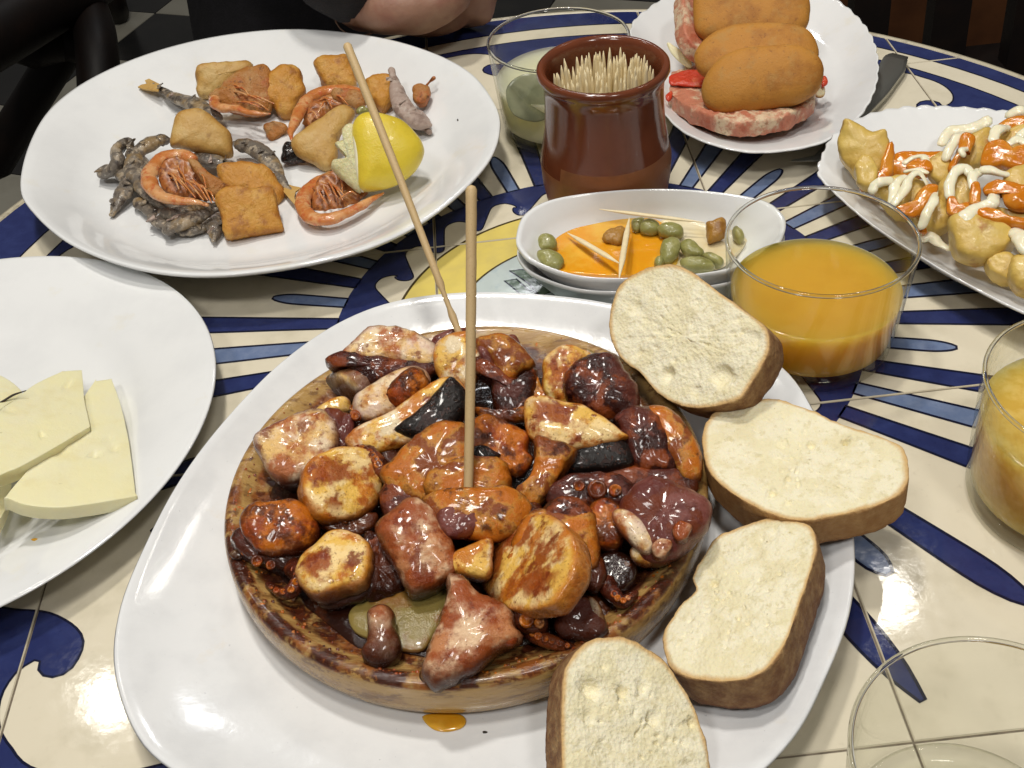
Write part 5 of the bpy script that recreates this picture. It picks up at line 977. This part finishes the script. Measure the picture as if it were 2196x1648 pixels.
for i,(dx,dy,dz,l,r) in enumerate(((0,12,-.9,1.0,.95),(5,-12,0,1.05,.95),(0,-34,.9,1.0,.9),(-12,-52,1.8,.85,.8))):
    a=at(930+dx,0+dy,3.2+dz); b=at(1000+dx*l,-2+dy,3.4+dz); c=at(1035+dx*l,14+dy,2.3+dz*.9); d=at(990+dx,30+dy*.7,1.4+dz*.7)
    hand.append(([a,b,c,d],[r,r,r*.95,r*.85],1))
hand.append(([at(850,20,2.6),at(890,45,1.4),at(945,48,1.3),at(985,38,1.5)],[1.35,1.15,1.0,.8],1))
joined('body',hand,'skin',pe,.28,(-5,78,0))
joined('sweater',[([(-13,104,-34),(-13,102,-12),(-12,101,12),(-11,100,32),(-11,101,42)],[24,21,19,20,13],.62),([(-30,101,38),(-32,96,24),(-27,92,14),at(560,-330,13),at(650,-140,9),at(738,-25,5.6)],[6.5,5.8,5,4.2,3.6,3.0],.85),([(8,101,38),(13,98,22),(15,100,8),(8,104,0)],[6.5,5.8,5,4],1)],'cloth',pe,1.2,(-11,100,0))
joined('trousers',[([(-20,103,-32),(-22,92,-28),(-23,78,-28),(-23,76,-50),(-23,78,-70)],[12,10.5,9,6.5,5],1),([(0,103,-32),(2,92,-28),(3,78,-28),(3,76,-50),(3,78,-70)],[12,10.5,9,6.5,5],1)],'cloth',pe,1.2,(-10,90,-40))
br=[]
for t in np.linspace(0,2*math.pi,26): 
    ax=(w1-w0)/np.linalg.norm(w1-w0); u_=np.cross(ax,(0,0,1)); u_/=np.linalg.norm(u_); v_=np.cross(ax,u_); br.append(w1-ax*.3+2.75*(math.cos(t)*u_+.9*math.sin(t)*v_))
tube('bracelet',br,[.06]*len(br),'gold',pe,nseg=8,caps=False)
cl=empty('chair',at(120,200,-30)*np.array([1,1,0])+np.array([0,0,-75]),'dark varnished wooden armchair at the left behind the fish platter','chair')
tube('arm',[at(-80,110,-20),at(20,52,-20),at(110,-2,-20),at(210,-60,-20)],[4.2,4.2,4.2,4],'chair',cl,nseg=20,n=24)
tube('post',[at(165,-30,-22),at(198,50,-24),at(209,120,-26),at(214,225,-30)],[3.0,2.7,2.75,2.7],'chair',cl,nseg=20,n=24)
tube('seat',[at(60,90,-26),at(130,80,-27),at(190,90,-28)],[3.6,3.4,3.0],'chair',cl,nseg=24,n=20)
tube('leg',[at(150,85,-28),at(80,195,-34),at(-15,350,-44)],[2.6,2.6,2.8],'chair',cl,nseg=16,n=20)
tube('leg',[at(236,-60,-62),at(244,0,-68),at(252,30,-73)],[3.0,2.8,2.8],'chair',cl,nseg=12,n=10)
cr_=empty('chair',(48,112,-75),'dark slatted chair behind the table at the upper right','chair')
for k in range(7):
    x=26+k*8.2; V,F=[],[]
    y=112+k*-1.2
    b=[(x-1.9,y,-32),(x+1.9,y-.3,-32),(x+1.9,y+2,-32),(x-1.9,y+2.3,-32)]; V=b+[(p[0],p[1]+6,18) for p in b]
    put('slat',V,[(0,1,5,4),(1,2,6,5),(2,3,7,6),(3,0,4,7),(4,5,6,7),(3,2,1,0)],'chair',(x,y,-32),cr_,smooth=False)
def box(name,lo,hi,mt,parent=None):
    V=[(x,y,z) for z in(lo[2],hi[2]) for x,y in((lo[0],lo[1]),(hi[0],lo[1]),(hi[0],hi[1]),(lo[0],hi[1]))]
    return put(name,V,[(3,2,1,0),(4,5,6,7),(0,1,5,4),(1,2,6,5),(2,3,7,6),(3,0,4,7)],mt,((lo[0]+hi[0])/2,(lo[1]+hi[1])/2,lo[2]),parent,smooth=False)
box('seat',(20,84,-36),(80,112,-31),'chair',cr_); box('rail',(20,108,-31),(82,114,-25),'chair',cr_)
for x,y in((23,87),(77,87),(23,110),(77,110)): box('leg',(x-2,y-2,-75),(x+2,y+2,-36),'chair',cr_)
cb=box('cabinet',(60,190,-75),(170,230,60),'cabinet'); tag(cb,'brown wooden cabinet far behind the slatted chair','cabinet')
for o in list(bpy.data.objects):
    if o.parent is None and o.type in('MESH','EMPTY') and 'label' not in o and 'kind' not in o: print('UNTAGGED',o.name)
